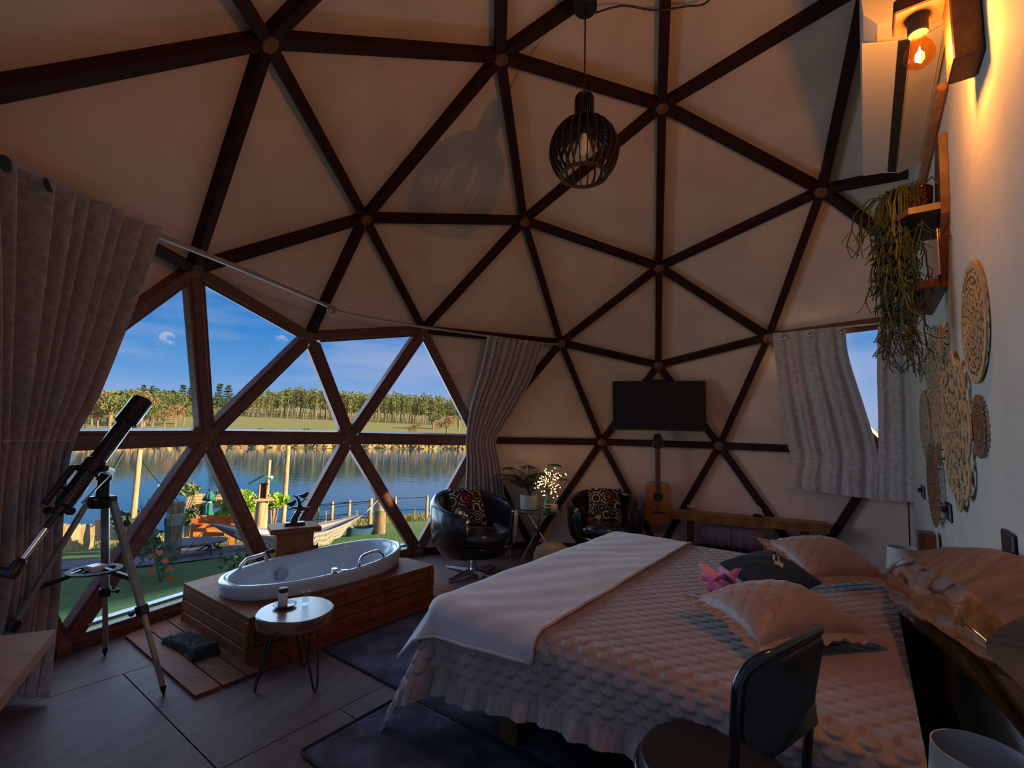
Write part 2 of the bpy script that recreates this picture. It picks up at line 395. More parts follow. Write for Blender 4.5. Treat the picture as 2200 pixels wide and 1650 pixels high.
# ================================================================== partition wall
g = G(); ptsF = []
aa = np.linspace(-6.2, .6, 60)
def wall_top(a):
    q = W(a, 0, 0); r2 = q[0] ** 2 + q[1] ** 2; return ZC + math.sqrt(max((SC + .07) ** 2 - r2, 0)) if r2 < (SC + .07) ** 2 else None
prof = [(a, wall_top(a)) for a in aa]; prof = [(a, z) for a, z in prof if z is not None]
bot = -.02
def wall_lo(a):
    return bot
poly = [W(a, 0, z) for a, z in prof] + [W(a, 0, bot) for a, z in prof[::-1]]
n_ = len(prof); vs = []; 
for a, z in prof: vs += [W(a, 0, bot), W(a, 0, z), W(a, -.12, bot), W(a, -.12, z)]
fsx = []
for i in range(n_ - 1):
    b0, b1 = i * 4, i * 4 + 4
    fsx += [(b0, b1, b1 + 1, b0 + 1), (b0 + 2, b0 + 3, b1 + 3, b1 + 2), (b0 + 1, b1 + 1, b1 + 3, b0 + 3), (b0, b0 + 2, b1 + 2, b1)]
fsx += [(0, 1, 3, 2), ((n_ - 1) * 4, (n_ - 1) * 4 + 2, (n_ - 1) * 4 + 3, (n_ - 1) * 4 + 1)]
obj('wall_right', G().add(vs, fsx), M['wallp'], kind='structure')

# ================================================================== floor
M['tile'] = wood('wood_look_tile', (.078, .040, .040), (.130, .072, .070), .6, (1.2, 7, 1), 2.4, .08, rot=(0, 0, -YAW), spec=.16)
M['grout'] = mat('grout', (.05, .035, .03), .8)
floor = struct('floor')
g = G().lathe([(3.36, -.12), (3.36, -.012)], (0, 0, 0), 60)
obj('floor_slab', g, M['grout'], floor)
CIRC = [np.array([3.33 * math.cos(2 * PI * i / 60), 3.33 * math.sin(2 * PI * i / 60)]) for i in range(60)]
def clip(poly, k_=1.0):
    for i in range(60):
        a, b = CIRC[i] * k_, CIRC[(i + 1) % 60] * k_; o = []
        ins = lambda p: (b[0] - a[0]) * (p[1] - a[1]) - (b[1] - a[1]) * (p[0] - a[0]) >= 0
        for k in range(len(poly)):
            p, q = poly[k - 1], poly[k]
            if ins(q) != ins(p):
                d1 = (b[0] - a[0]) * (p[1] - a[1]) - (b[1] - a[1]) * (p[0] - a[0]); d2 = (b[0] - a[0]) * (q[1] - a[1]) - (b[1] - a[1]) * (q[0] - a[0])
                o.append(p + (q - p) * d1 / (d1 - d2))
            if ins(q): o.append(q)
        poly = o
        if not poly: return []
    return poly
TS = 1.16
for r in range(-1, 6):
    d0 = 2.38 + (r - 2) * TS; off = -4.556 if r % 2 == 0 else -4.024
    for k in range(-4, 6):
        a0 = off + k * TS; gp = .003
        if d0 > 2.95: pass
        poly = clip([W(a, d, 0)[:2] for a, d in ((a0 + gp, d0 + gp), (a0 + TS - gp, d0 + gp), (a0 + TS - gp, d0 + TS - gp), (a0 + gp, d0 + TS - gp))])
        if len(poly) < 3: continue
        obj('tile', G().prism([(x, y, -.012) for x, y in poly], (0, 0, .012)), M['tile'], floor)
# deck of hardwood planks round the tub
deck = thing('plank_deck', W(-3.6, 3.4, 0), 'reddish hardwood plank deck laid flush round the bathtub by the window', 'deck')
M['plank'] = wood('plank_wood', (.12, .034, .018), (.22, .070, .034), .62, (14, 1.2, 14), 2.5, .12, rot=(0, 0, -YAW), spec=.08)
pw_ = .125
for k in range(16):
    a0 = -4.42 + k * pw_
    poly = clip([W(a, d, 0)[:2] for a, d in ((a0 + .004, 2.99), (a0 + pw_ - .004, 2.99), (a0 + pw_ - .004, 5), (a0 + .004, 5))], .975)
    if len(poly) >= 3: obj('plank', G().prism([(x, y, .002) for x, y in poly], (0, 0, .014)), M['plank'], deck)
# ================================================================== outdoors
LAKE = -1.02
LS, LT = np.array([.65, .76]), np.array([.76, -.65])
def far_shore(t): return 54.5 - .22 * t
def terrain(x, y):
    s = .65 * x + .76 * y; t = .76 * x - .65 * y
    fs2 = far_shore(t)
    if s < 5: z = -.14
    elif s < 16: z = -.14 - (s - 5) * .152
    elif s < fs2 - 4: z = -1.9
    else:
        q = s - fs2
        z = -1.9 + (q + 4) * .25 if q < 0 else -.9 + q * .052 if q < 60 else 2.2 + (q - 60) * .04
    if s >= fs2 + 40: z += 2.2 * max(0, math.sin(t * .018 + 2.2)) * min(1, (s - fs2 - 40) / 60)
    return z
def tz(x, y): return terrain(x, y)
g = G(); P = []
for r in list(np.linspace(3.46, 18, 26)) + list(np.geomspace(20, 420, 40)):
    P.append([(r * math.cos(t), r * math.sin(t), terrain(r * math.cos(t), r * math.sin(t)) + .02 * math.sin(3 * r * math.cos(t)) * math.cos(2.3 * r * math.sin(t))) for t in np.linspace(0, 2 * PI, 121)])
g.grid(P)
m_, t, b = new_mat('lawn_and_meadow')
tcn = nd(t, 'ShaderNodeTexCoord'); n1 = nd(t, 'ShaderNodeTexNoise', Scale=.35, Detail=8.0); n2 = nd(t, 'ShaderNodeTexNoise', Scale=26.0, Detail=4.0)
for q in (n1, n2): t.links.new(tcn.outputs['Object'], q.inputs['Vector'])
r1 = nd(t, 'ShaderNodeValToRGB'); r1.color_ramp.elements[0].position = .35; r1.color_ramp.elements[1].position = .7
r1.color_ramp.elements[0].color = (.085, .20, .050, 1); r1.color_ramp.elements[1].color = (.22, .29, .075, 1)
r2 = nd(t, 'ShaderNodeValToRGB'); r2.color_ramp.elements[0].color = (.45, .45, .45, 1); r2.color_ramp.elements[1].color = (1.25, 1.25, 1.2, 1)
mm = nd(t, 'ShaderNodeMix', data_type='RGBA', blend_type='MULTIPLY'); mm.inputs[0].default_value = 1
t.links.new(n1.outputs[0], r1.inputs[0]); t.links.new(n2.outputs[0], r2.inputs[0]); ln = nd(t, 'ShaderNodeVectorMath', operation='LENGTH'); t.links.new(tcn.outputs['Object'], ln.inputs[0])
mr = nd(t, 'ShaderNodeMapRange'); mr.inputs['From Min'].default_value = 30; mr.inputs['From Max'].default_value = 60; t.links.new(ln.outputs['Value'], mr.inputs['Value'])
dry = nd(t, 'ShaderNodeMix', data_type='RGBA'); dry.inputs[7].default_value = (.36, .31, .11, 1); dm = nd(t, 'ShaderNodeMath', operation='MULTIPLY'); dm.inputs[1].default_value = .75
t.links.new(mr.outputs[0], dm.inputs[0]); t.links.new(dm.outputs[0], dry.inputs[0]); t.links.new(r1.outputs[0], dry.inputs[6]); t.links.new(dry.outputs[2], mm.inputs[6]); t.links.new(r2.outputs[0], mm.inputs[7])
bp = nd(t, 'ShaderNodeBump'); bp.inputs['Strength'].default_value = .6; bp.inputs['Distance'].default_value = .03
t.links.new(n2.outputs[0], bp.inputs['Height']); t.links.new(bp.outputs[0], b.inputs['Normal']); t.links.new(mm.outputs[2], b.inputs['Base Color']); b.inputs['Roughness'].default_value = .95
ter = obj('ground', g, m_, smooth=True, kind='structure')
# lake
m_, t, b = new_mat('lake_water'); b.inputs['Base Color'].default_value = (.012, .075, .13, 1); b.inputs['Roughness'].default_value = .05; b.inputs['IOR'].default_value = 1.33; b.inputs['Specular IOR Level'].default_value = 1.0
tcn = nd(t, 'ShaderNodeTexCoord'); mpn = nd(t, 'ShaderNodeMapping'); mpn.inputs['Rotation'].default_value = (0, 0, math.radians(-50)); mpn.inputs['Scale'].default_value = (2.2, .5, 1)
n1 = nd(t, 'ShaderNodeTexNoise', Scale=1.0, Detail=4.0); t.links.new(tcn.outputs['Object'], mpn.inputs[0]); t.links.new(mpn.outputs[0], n1.inputs['Vector'])
bp = nd(t, 'ShaderNodeBump'); bp.inputs['Strength'].default_value = .12; bp.inputs['Distance'].default_value = .05; t.links.new(n1.outputs[0], bp.inputs['Height']); t.links.new(bp.outputs[0], b.inputs['Normal'])
g = G(); pp = []
for s, tt in ((9, -45), (9, 60), (57, 60), (70, -60)): pp.append((*(LS * s + LT * tt), LAKE))
pp = [pp[0], pp[3], pp[2], pp[1]]
lake = tag(obj('lake', G().prism(pp, (0, 0, -.02)), m_), 'calm blue lake reflecting the trees beyond the lawn', 'lake')
lake['kind'] = 'stuff'

M['bark'] = mat('pale_trunk', (.30, .19, .10), .9, var=.25, vscale=6, stretch=(6, 6, 1))
M['leafA'] = mat('eucalyptus_leaves', (.20, .215, .07), .8, var=.35, vscale=.6)
M['leafB'] = mat('dark_conifer_leaves', (.05, .09, .06), .85, var=.3, vscale=.8)
M['leafC'] = mat('autumn_leaves', (.31, .20, .085), .85, var=.3, vscale=.8)
M['leafD'] = mat('broadleaf_leaves', (.13, .16, .045), .85, var=.4, vscale=.7)
M['leafE'] = mat('bright_shrub_leaves', (.28, .42, .035), .6, var=.3, vscale=9)
def leaf_cloud(g, c, rx, ry, rz, n, size, rng, shell=.55):
    for _ in range(n):
        d = rng.normal(size=3); d /= np.linalg.norm(d); k = shell + (1 - shell) * rng.random(); p = np.array(c) + d * k * [rx, ry, rz]
        a = rng.normal(size=3); a /= np.linalg.norm(a); bb = np.cross(a, rng.normal(size=3)); bb /= np.linalg.norm(bb); s = size * (.6 + .8 * rng.random())
        g.add([p - a * s, p + bb * s * .5, p + a * s, p - bb * s * .5], [(0, 1, 2, 3)])
def make_tree(kind, rng):
    """-> trunk G, crown G, unit height 1"""
    tr, cr_ = G(), G()
    if kind == 'euc':
        tr.cyl((0, 0, 0), (.01, 0, .95), .016, .006, 5)
        for k in range(9):
            h = .42 + .55 * rng.random(); a = rng.random() * 6.28; rr = .05 * rng.random()
            leaf_cloud(cr_, (rr * math.cos(a), rr * math.sin(a), h), .09, .09, .08, 26, .028, rng)
    elif kind == 'con':
        tr.cyl((0, 0, 0), (0, 0, .95), .02, .006, 5)
        for k in range(8):
            h = .35 + .62 * k / 7; leaf_cloud(cr_, (0, 0, h), .20 * (1.15 - .75 * k / 7), .20 * (1.15 - .75 * k / 7), .035, 60, .035, rng, .2)
    else:
        tr.cyl((0, 0, 0), (0, 0, .4), .035, .025, 6)
        for k in range(5):
            a = 1.26 * k + rng.random(); tr.cyl((0, 0, .38), (.22 * math.cos(a), .22 * math.sin(a), .75), .018, .006, 5)
        for k in range(11):
            a = rng.random() * 6.28; rr = .26 * rng.random() ** .5
            leaf_cloud(cr_, (rr * math.cos(a), rr * math.sin(a), .52 + .36 * rng.random()), .17, .17, .13, 46, .035, rng)
    return tr, cr_
rng = np.random.default_rng(5)
def tree_proto(name, kind, leaf, k):
    tr, cr_ = make_tree(kind, rng)
    r = bpy.data.objects.new(name, None); COL.objects.link(r)
    obj('trunk', tr, M['bark'], r, local=True); obj('crown', cr_, M[leaf], r, local=True); return r
protos = {'euc': [tree_proto('eucalyptus_tree', 'euc', 'leafA', i) for i in range(4)], 'con': [tree_proto('conifer_tree', 'con', 'leafB', i) for i in range(2)],
          'aut': [tree_proto('autumn_tree', 'brd', 'leafC', i) for i in range(2)], 'brd': [tree_proto('broadleaf_tree', 'brd', 'leafD', i) for i in range(2)]}
first = set()
def place_tree(kind, x, y, h, label, group, wide=1.0, sink=0.0):
    pr = protos[kind][int(rng.integers(len(protos[kind])))]
    if pr.name in first: o = copy_tree(pr)
    else: o = pr; first.add(pr.name)
    o.location = (x, y, terrain(x, y) - .05 - sink); o.scale = (h * wide, h * wide, h); o.rotation_euler = (0, 0, rng.random() * 6.28)
    tag(o, label, 'tree', group); return o
def px_dir(px):
    r = ray(px, 925); return r[:2] / np.hypot(*r[:2])
def top_h(px, py, D, x, y):
    r = ray(px, py); return CAMP[2] + D * r[2] / math.hypot(r[0], r[1]) - terrain(x, y)
# plantation behind the lake: two staggered front rows of single trees
EL = 'slender tall eucalyptus in the plantation row across the lake'
tops = [(500, 855), (560, 848), (640, 838), (700, 842), (760, 848), (830, 850), (900, 853), (970, 862), (1010, 868)]
def top_at(px): return np.interp(px, [a for a, b in tops], [b for a, b in tops])
for row in range(3):
    for px in np.arange(448 + 4 * row, 1018, 8.0):
        if row == 0 and px < 530: continue
        D = 116 + 9 * row + rng.normal() * 1.5; d = px_dir(px + rng.normal() * 2.5); x, y = CAMP[:2] + d * D
        h = top_h(px, top_at(px) + rng.normal() * 4 - 1.5 * row, D, x, y)
        place_tree('euc', x, y, h, EL, 'eucalyptus plantation across the lake', .9 + .3 * rng.random())
# backing forest: too dense to count
g = G()
for px in np.arange(180, 1020, 5):
    for k in range(3):
        D = 150 + 14 * k; d = px_dir(px); x, y = CAMP[:2] + d * D; z0 = terrain(x, y)
        tp = top_at(px) + 6 if px > 440 else np.interp(px, [180, 230, 300, 360, 440], [850, 842, 838, 842, 852])
        h = top_h(px, tp + rng.normal() * 2.5, D, x, y)
        leaf_cloud(g, (x, y, z0 + h * .62), 1.1, 1.1, h * .36, 34, .8, rng, .3)
fo = tag(obj('forest', g, M['leafD']), 'dense green woodland covering the hill behind the lake', 'forest'); fo['kind'] = 'stuff'
TR = [('con', 385, 826, 120, 'dark layered conifer rising left of the upright window beam'), ('con', 402, 832, 122, 'dark conifer nearest the left side of the upright window beam'), ('con', 365, 838, 124, 'smaller hazy conifer at the left of the dark pair'),
      ('con', 465, 824, 120, 'dark layered conifer just right of the upright window beam'), ('con', 484, 827, 124, 'dark conifer second right of the upright window beam'), ('con', 300, 826, 135, 'tall conifer poking over the left hill'), ('con', 318, 828, 136, 'conifer on the left hill, right of the tallest one'),
      ('aut', 208, 868, 82, 'rust brown tree at the left beside the curtain'), ('aut', 375, 866, 88, 'golden brown bare tree between telescope and upright beam'), ('aut', 352, 880, 80, 'spreading brown tree close to the far shore by the telescope'), ('aut', 960, 890, 74, 'pale bare tree on the meadow near the right curtain'),
      ('aut', 890, 908, 70, 'low rusty bush tree left of the pale bare tree on the meadow'), ('brd', 930, 880, 96, 'dark round hill thicket behind the pale bare tree'), ('brd', 985, 872, 98, 'dark round thicket beside the right curtain'), ('brd', 265, 880, 92, 'green tree left of the telescope tube on the far slope'),
      ('brd', 310, 884, 90, 'green bushy tree just right of the telescope top'), ('brd', 560, 918, 70, 'small green bush on the far shore meadow below the plantation'), ('brd', 590, 919, 71, 'low spreading bush second on the far shore meadow'), ('brd', 657, 918, 70, 'small dark bush near the middle window hub on the meadow'),
      ('aut', 235, 862, 100, 'orange brown tree high on the left far slope'), ('brd', 420, 905, 76, 'low green shrub left of the upright beam on the far shore'), ('brd', 180, 895, 86, 'dark green tree half behind the left curtain')]
for kind, px, py, D, lab in TR:
    d = px_dir(px); x, y = CAMP[:2] + d * D; h = top_h(px, py, D, x, y); place_tree(kind, x, y, max(h, .6), lab, None, 1.3 if kind in ('aut', 'brd') else 1.1)
for k in range(34):
    px = rng.uniform(165, 430); D = rng.uniform(80, 128); d = px_dir(px); x, y = CAMP[:2] + d * D; h = rng.uniform(3.0, 5.0)
    place_tree('brd' if k % 6 else 'aut', x, y, h, 'olive or brown scrub tree scattered over the far left slope', 'scrub trees on the far left slope', 1.15)
# far shore strip of reeds and red earth
g = G()
for _ in range(1500):
    tt = rng.uniform(-50, 55); s = far_shore(tt) + rng.uniform(-.6, 2.2); p = LS * s + LT * tt; h = rng.uniform(.2, .6); z = terrain(*p)
    a = rng.random() * 6.28; w_ = rng.uniform(.2, .5)
    g.add([(p[0] - w_ * math.cos(a), p[1] - w_ * math.sin(a), z), (p[0] + w_ * math.cos(a), p[1] + w_ * math.sin(a), z), (p[0] + .1, p[1], z + h)], [(0, 1, 2)])
rd = tag(obj('shore_reeds', g, mat('dry_reed', (.34, .22, .07), .9, var=.3, vscale=2)), 'dry golden reeds along the far shore of the lake', 'reeds'); rd['kind'] = 'stuff'
# tall rough grass on the near bank
g = G()
for _ in range(9000):
    s = rng.uniform(8.2, 11.6); tt = rng.uniform(-4, 12); p = LS * s + LT * tt
    z = terrain(*p); h = rng.uniform(.05, .22) * (1.4 if tt > 4.0 else .6); a = rng.random() * 6.28; l = rng.uniform(0, .12)
    g.add([(p[0] - .012 * math.cos(a), p[1] - .012 * math.sin(a), z), (p[0] + .012 * math.cos(a), p[1] + .012 * math.sin(a), z), (p[0] + l * math.sin(a), p[1] + l * math.cos(a), z + h)], [(0, 1, 2)])
rg = tag(obj('bank_grass', g, mat('rough_grass', (.25, .22, .06), .9, var=.4, vscale=1.5)), 'rough yellowish grass on the bank above the near shore', 'grass'); rg['kind'] = 'stuff'

M['post'] = mat('weathered_post', (.50, .33, .17), .85, var=.3, vscale=5, stretch=(6, 6, 1), bump=.3, bscale=30)
def on_ground(px, D): d = px_dir(px); return CAMP[:2] + d * D
def post(px, ytop, D, r, label, group, name='fence_post'):
    x, y = on_ground(px, D); z0 = terrain(x, y); h = top_h(px, ytop, D, x, y)
    g = G().lathe([(r, -.1), (r * 1.02, h * .3), (r * .96, h * .7), (r * .9, h - .01), (r * .8, h)], (0, 0, 0), 9)
    o = obj(name, g, M['post'], smooth=40, loc=(0, 0, 0)); o.location = (x, y, z0); tag(o, label, 'post', group); return np.array([x, y, z0 + h])
FP = []
for px, yt, D, lab in [(601, 1091, 12.2, 'short fence post just right of the bird house pole'), (693, 1081, 11.6, 'fence post just right of the bird sculpture'), (711, 1097, 12.8, 'thin low fence stake right of the bird sculpture'), (724, 1077, 11.4, 'fence post second right of the bird sculpture'),
                       (760, 1074, 11.3, 'fence post right of the pair, mid window'), (776, 1096, 12.8, 'low thin stake behind the hammock rope'), (805, 1071, 8.2, 'stout fence post at the hammock end'), (857, 1067, 11.0, 'fence post right of the slanted window beam'), (898, 1093, 12.6, 'thin short stake left of the armchair'), (924, 1064, 10.8, 'fence post beside the blue edge of the armchair'), (645, 1099, 12.5, 'fence post hidden behind the bird sculpture'), (668, 1092, 12.0, 'fence post between the sculpture birds and the beam')]:
    t_ = post(px, yt, D, .034 if 'stake' not in lab else .02, lab, 'lakeside fence posts')
    if 'stake' not in lab: FP.append(t_)
FP.sort(key=lambda p: p[0])
g = G()
for k in (0.04, .3):
    g.tube([p - [0, 0, k] for p in FP], .006, 4)
tag(obj('fence_wire', g, M['blackm']), 'thin wire strung between the lakeside fence posts', 'wire')
# light poles with a string of bulbs
pa = post(305, 966, 8.6, .036, 'tall leaning pole left with the string of bulbs tied to its top', None, 'light_pole')
pb = post(622, 958, 9.6, .042, 'tallest straight pole right of the bird house', None, 'light_pole')
pc = post(584, 988, 7.6, .024, 'thin pole rising behind the bird house roof', None, 'light_pole')
pts = []
for k in range(25):
    u = k / 24; p = pa + (pb - pa) * u - np.array([0, 0, 1.15 * 4 * u * (1 - u) * .8 + .1]); pts.append(p)
lg = thing('string_lights', pts[12], 'drooping string of small white bulbs between two poles over the lawn', 'string lights')
obj('cable', G().tube(pts, .006, 5), M['blackm'], lg)
bm_ = mat('white_bulb', (.8, .8, .78), .3)
for k in range(3, 23, 3): obj('bulb', G().ball(pts[k] - [0, 0, .04], .032, 8, 6), bm_, lg, smooth=True)
# bird house on its trunk
x, y = on_ground(575, 7.2); z0 = terrain(x, y); bz = z0 + top_h(575, 1075, 7.2, x, y)
bh = thing('bird_house', (x, y, z0), 'wooden bird house with green gable roof on a thick trunk', 'bird house')
rt = np.array([LT[0], LT[1], 0]); fw = np.array([LS[0], LS[1], 0]); c = np.array([x, y, 0])
obj('trunk', G().lathe([(.09, 0), (.072, .5), (.068, bz - z0)], (x, y, z0), 10), M['post'], bh, smooth=40)
obj('platform', G().bbox((x, y, bz + .015), .26, .2, .03, .006, (rt, fw, np.array([0, 0, 1.]))), M['post'], bh)
for sx_ in (-1, 1): obj('side_wall', G().box(c + [0, 0, bz + .12] + rt * sx_ * .045, .014, .1, .2, (rt, fw, np.array([0, 0, 1.]))), M['post'], bh)
obj('back_wall', G().box(c + [0, 0, bz + .12] + fw * .05, .09, .012, .2, (rt, fw, np.array([0, 0, 1.]))), M['darkwood'], bh)
gr = mat('green_paint', (.02, .17, .13), .5)
for sx_ in (-1, 1):
    a_ = c + [0, 0, bz + .31]; b_ = a_ + rt * sx_ * .17 - np.array([0, 0, .10])
    obj('roof', G().prism([a_ - fw * .11, a_ + fw * .11, b_ + fw * .11, b_ - fw * .11], (0, 0, .02)), gr, bh)
# small box lamp on the thin pole
lp = pc - [0, 0, .55]; g = G().bbox(lp + rt * -.07, .10, .06, .12, .008, (rt, fw, np.array([0, 0, 1.])))
tag(obj('outdoor_lamp_box', g, M['white']), 'small white lamp box fixed to the thin pole over the bird house', 'lamp')
# shrubs
def shrub(px, py0, py1, D, rx, n, size, m_, name, label, dens=.5):
    x, y = on_ground(px, D); zt = CAMP[2] + D * (lambda r: r[2] / math.hypot(r[0], r[1]))(ray(px, py0)); zb = CAMP[2] + D * (lambda r: r[2] / math.hypot(r[0], r[1]))(ray(px, py1)); z0 = terrain(x, y)
    o = thing(name, (x, y, z0), label, 'shrub')
    g = G(); rngs = np.random.default_rng(int(px)); leaf_cloud(g, (x, y, (zt + zb) / 2), rx, rx, (zt - zb) / 2, n, size, rngs, dens)
    obj('foliage', g, m_, o)
    g = G(); 
    for k in range(4): g.cyl((x, y, z0 - .02), (x + rx * .4 * math.cos(1.6 * k), y + rx * .4 * math.sin(1.6 * k), (zt + zb) / 2), .02, .01, 5)
    obj('stem', g, M['bark'], o)
shrub(528, 1052, 1112, 8.4, .24, 1500, .035, M['leafE'], 'round_shrub', 'round bright green shrub between the slanted beam and bird house', .75)
shrub(600, 1060, 1090, 7.6, .19, 420, .05, M['leafE'], 'leafy_shrub', 'yellow green leafy clump right of the bird house trunk')
shrub(435, 1084, 1130, 8.6, .15, 260, .05, M['leafD'], 'climbing_vine', 'climbing vine on the pergola post beside the green parasol')
shrub(290, 1106, 1124, 8.7, .22, 120, .10, M['leafB'], 'agave_plant', 'dark spiky plant at the foot of the leaning light pole')
shrub(790, 1146, 1160, 7.4, .13, 200, .045, M['leafE'], 'border_plant', 'bright green plant growing from the blue boat planter')
shrub(505, 1095, 1120, 8.8, .2, 300, .05, M['leafE'], 'hedge_clump', 'yellowish low clump behind the round shrub')
# flowers by the window
x, y = on_ground(375, 5.6); z0 = terrain(x, y)
fl = thing('flower_bush', (x, y, z0), 'leafy bush with orange flowers just outside the low window', 'plant')
g = G(); rs = np.random.default_rng(3)
for k in range(5): leaf_cloud(g, (x + rs.normal() * .18, y + rs.normal() * .18, z0 + .15 + .06 * k), .16, .16, .14, 130, .03, rs, .2)
for k in range(9): g.cyl((x, y, z0), (x + rs.normal() * .25, y + rs.normal() * .25, z0 + .75), .004, .003, 4)
obj('foliage', g, mat('bush_leaf', (.07, .13, .045), .7, var=.3, vscale=9), fl)
mo = mat('orange_petals', (.85, .17, .02), .5)
for px, py in ((366, 1243), (366, 1221), (355, 1205), (323, 1226), (328, 1194), (344, 1187), (280, 1240)):
    c = at_dist(px, py, 5.45 + rs.random() * .2); g = G(); fwd = ray(px, py)
    e1 = nrm(np.cross(fwd, [0, 0, 1])); e2 = np.cross(e1, fwd)
    for k in range(8):
        t0 = k * PI / 4; d1 = e1 * math.cos(t0) + e2 * math.sin(t0); d2 = -e1 * math.sin(t0) + e2 * math.cos(t0)
        g.add([c, c + d1 * .016 + d2 * .008 - fwd * .004, c + d1 * .03, c + d1 * .016 - d2 * .008 - fwd * .004], [(0, 1, 2, 3)])
    g.ball(c - fwd * .004, .006, 6, 4); obj('flower', g, mo, fl)
# pergola beam with plant box, bench, parasol
D = 8.8; ax = (rt, fw, np.array([0, 0, 1.]))
pg = thing('pergola', (*on_ground(440, D), terrain(*on_ground(440, D))), 'pale timber pergola header with slatted flower box at the lakeside', 'pergola')
c0, c1 = at_dist(402, 1062, D), at_dist(500, 1062, D)
for k in range(5):
    g = G(); z_ = -.03 - k * .045
    g.beam(c0 + [0, 0, z_], c1 + [0, 0, z_], .05, .04, (0, 0, 1)); obj('board', g, M['post'], pg)
for px in (421, 494):
    x, y = on_ground(px, D); z0 = terrain(x, y); g = G().box((x, y, (z0 + c0[2] - .25) / 2), .07, .07, c0[2] - .25 - z0, ax); obj('leg', g, M['post'], pg)
for px, w_ in ((417, .22), (492, .16)):
    x, y = on_ground(px, D); g = G(); leaf_cloud(g, (x, y, c0[2] + .08), w_, w_ * .6, .12, 150, .04, rs, .3)
    tag(obj('trailing_plant', g, M['leafD']), 'small trailing plant on the %s end of the pergola box' % ('left' if px < 450 else 'right'), 'plant')
x, y = on_ground(462, 8.2); z0 = terrain(x, y); zt = z0 + top_h(462, 1050, 8.2, x, y)
pr = thing('closed_parasol', (x, y, z0), 'closed dark green parasol tied at the middle beside the garden bench', 'parasol')
gp_ = mat('green_canvas', (.012, .16, .13), .7, var=.3, vscale=20)
obj('pole', G().cyl((x, y, z0), (x, y, zt), .018, n=8), M['darkwood'], pr)
H_ = zt - z0; g = G(); P = []
for k, (u, r) in enumerate(((.99, .01), (.93, .05), (.86, .09), (.80, .13), (.79, .05), (.76, .05), (.72, .08), (.64, .07), (.56, .10), (.5, .08), (.45, .09))):
    P.append([(x + .62 * r * (1 + .25 * math.cos(6 * t)) * math.cos(t), y + .62 * r * (1 + .25 * math.cos(6 * t)) * math.sin(t), z0 + H_ * u) for t in np.linspace(0, 2 * PI, 25)])
obj('canopy', g.grid(P), gp_, pr, smooth=True); obj('tie', G().lathe([(.034, 0), (.04, .03), (.034, .06)], (x, y, z0 + H_ * .755), 10), M['white'], pr)
bn = thing('garden_bench', (*on_ground(455, 8.0), terrain(*on_ground(455, 8.0))), 'orange wooden garden bench by the lake under the pergola', 'bench')
mo2 = wood('orange_bench_paint', (.55, .13, .02), (.75, .22, .03), .5, (1, 8, 8), 3, .1)
for (xa, xb, yy, dd, hh) in ((412, 502, 1133, 7.9, .05), (412, 502, 1142, 7.75, .04), (420, 498, 1118, 8.1, .07), (420, 498, 1126, 8.08, .05), (414, 502, 1152, 7.6, .05)):
    g = G().beam(at_dist(xa, yy, dd), at_dist(xb, yy, dd), .03, hh, (0, 0, 1)); obj('slat', g, mo2, bn)
for px in (415, 500):
    p = at_dist(px, 1135, 7.75); z0 = terrain(*p[:2]); obj('leg', G().box((p[0], p[1], (z0 + p[2]) / 2), .06, .06, p[2] - z0, ax), mo2, bn)
    p2 = at_dist(px, 1120, 8.1); obj('arm', G().beam(p, p2, .05, .04, (0, 0, 1)), mo2, bn)
# metal garden chair and table
mt = mat('grey_metal', (.12, .13, .15), .5, .6)
for (px, py, D, kind) in ((455, 1162, 7.0, 'table'), (408, 1165, 6.6, 'chair')):
    p = at_dist(px, py, D); z0 = terrain(*p[:2])
    if kind == 'table':
        o = thing('garden_table', (p[0], p[1], z0), 'small grey metal garden table on the paved patch', 'table')
        obj('table_top', G().lathe([(.17, 0), (.175, .008), (.17, .015)], p, 18), mt, o)
        for k in range(4): a = k * PI / 2 + .4; obj('leg', G().tube([p + [.12 * math.cos(a), .12 * math.sin(a), 0], [p[0] + .06 * math.cos(a), p[1] + .06 * math.sin(a), (z0 + p[2]) / 2], [p[0] + .17 * math.cos(a), p[1] + .17 * math.sin(a), z0]], .012, 6), mt, o)
    else:
        o = thing('garden_chair', (p[0], p[1], z0), 'grey metal garden chair left of the small garden table', 'chair')
        obj('seat', G().bbox(p, .42, .42, .025, .008, ax), mt, o)
        obj('backrest', G().tube([p + rt * -.2 - fw * .2, p + rt * -.24 - fw * .2 + [0, 0, .3], p + rt * -.24 + fw * .2 + [0, 0, .3], p + rt * -.2 + fw * .2], .014, 6), mt, o)
        for sx_ in (-1, 1):
            for sy_ in (-1, 1): q = p + rt * .19 * sx_ + fw * .19 * sy_; obj('leg', G().cyl(q, (q[0] + rt[0] * .04 * sx_, q[1], z0), .012, n=6), mt, o)
# paved patch
x, y = on_ground(430, 7.0); g = G(); pp = []
for k in range(20): t_ = k * PI / 10; q = np.array([x, y]) + LT * 1.5 * math.cos(t_) + LS * .75 * math.sin(t_); pp.append((*q, 0))
g = G(); P = [[(q[0], q[1], terrain(*q[:2]) + .012) for q in pp + pp[:1]], [(x + (q[0] - x) * .5, y + (q[1] - y) * .5, terrain(x + (q[0] - x) * .5, y + (q[1] - y) * .5) + .014) for q in pp + pp[:1]], [(x, y, terrain(x, y) + .016)] * 21]
tag(obj('paved_patch', g.grid(P), mat('grey_paving', (.20, .17, .18), .9, var=.2, vscale=6)), 'dark paved oval on the lawn under the garden table', 'paving')
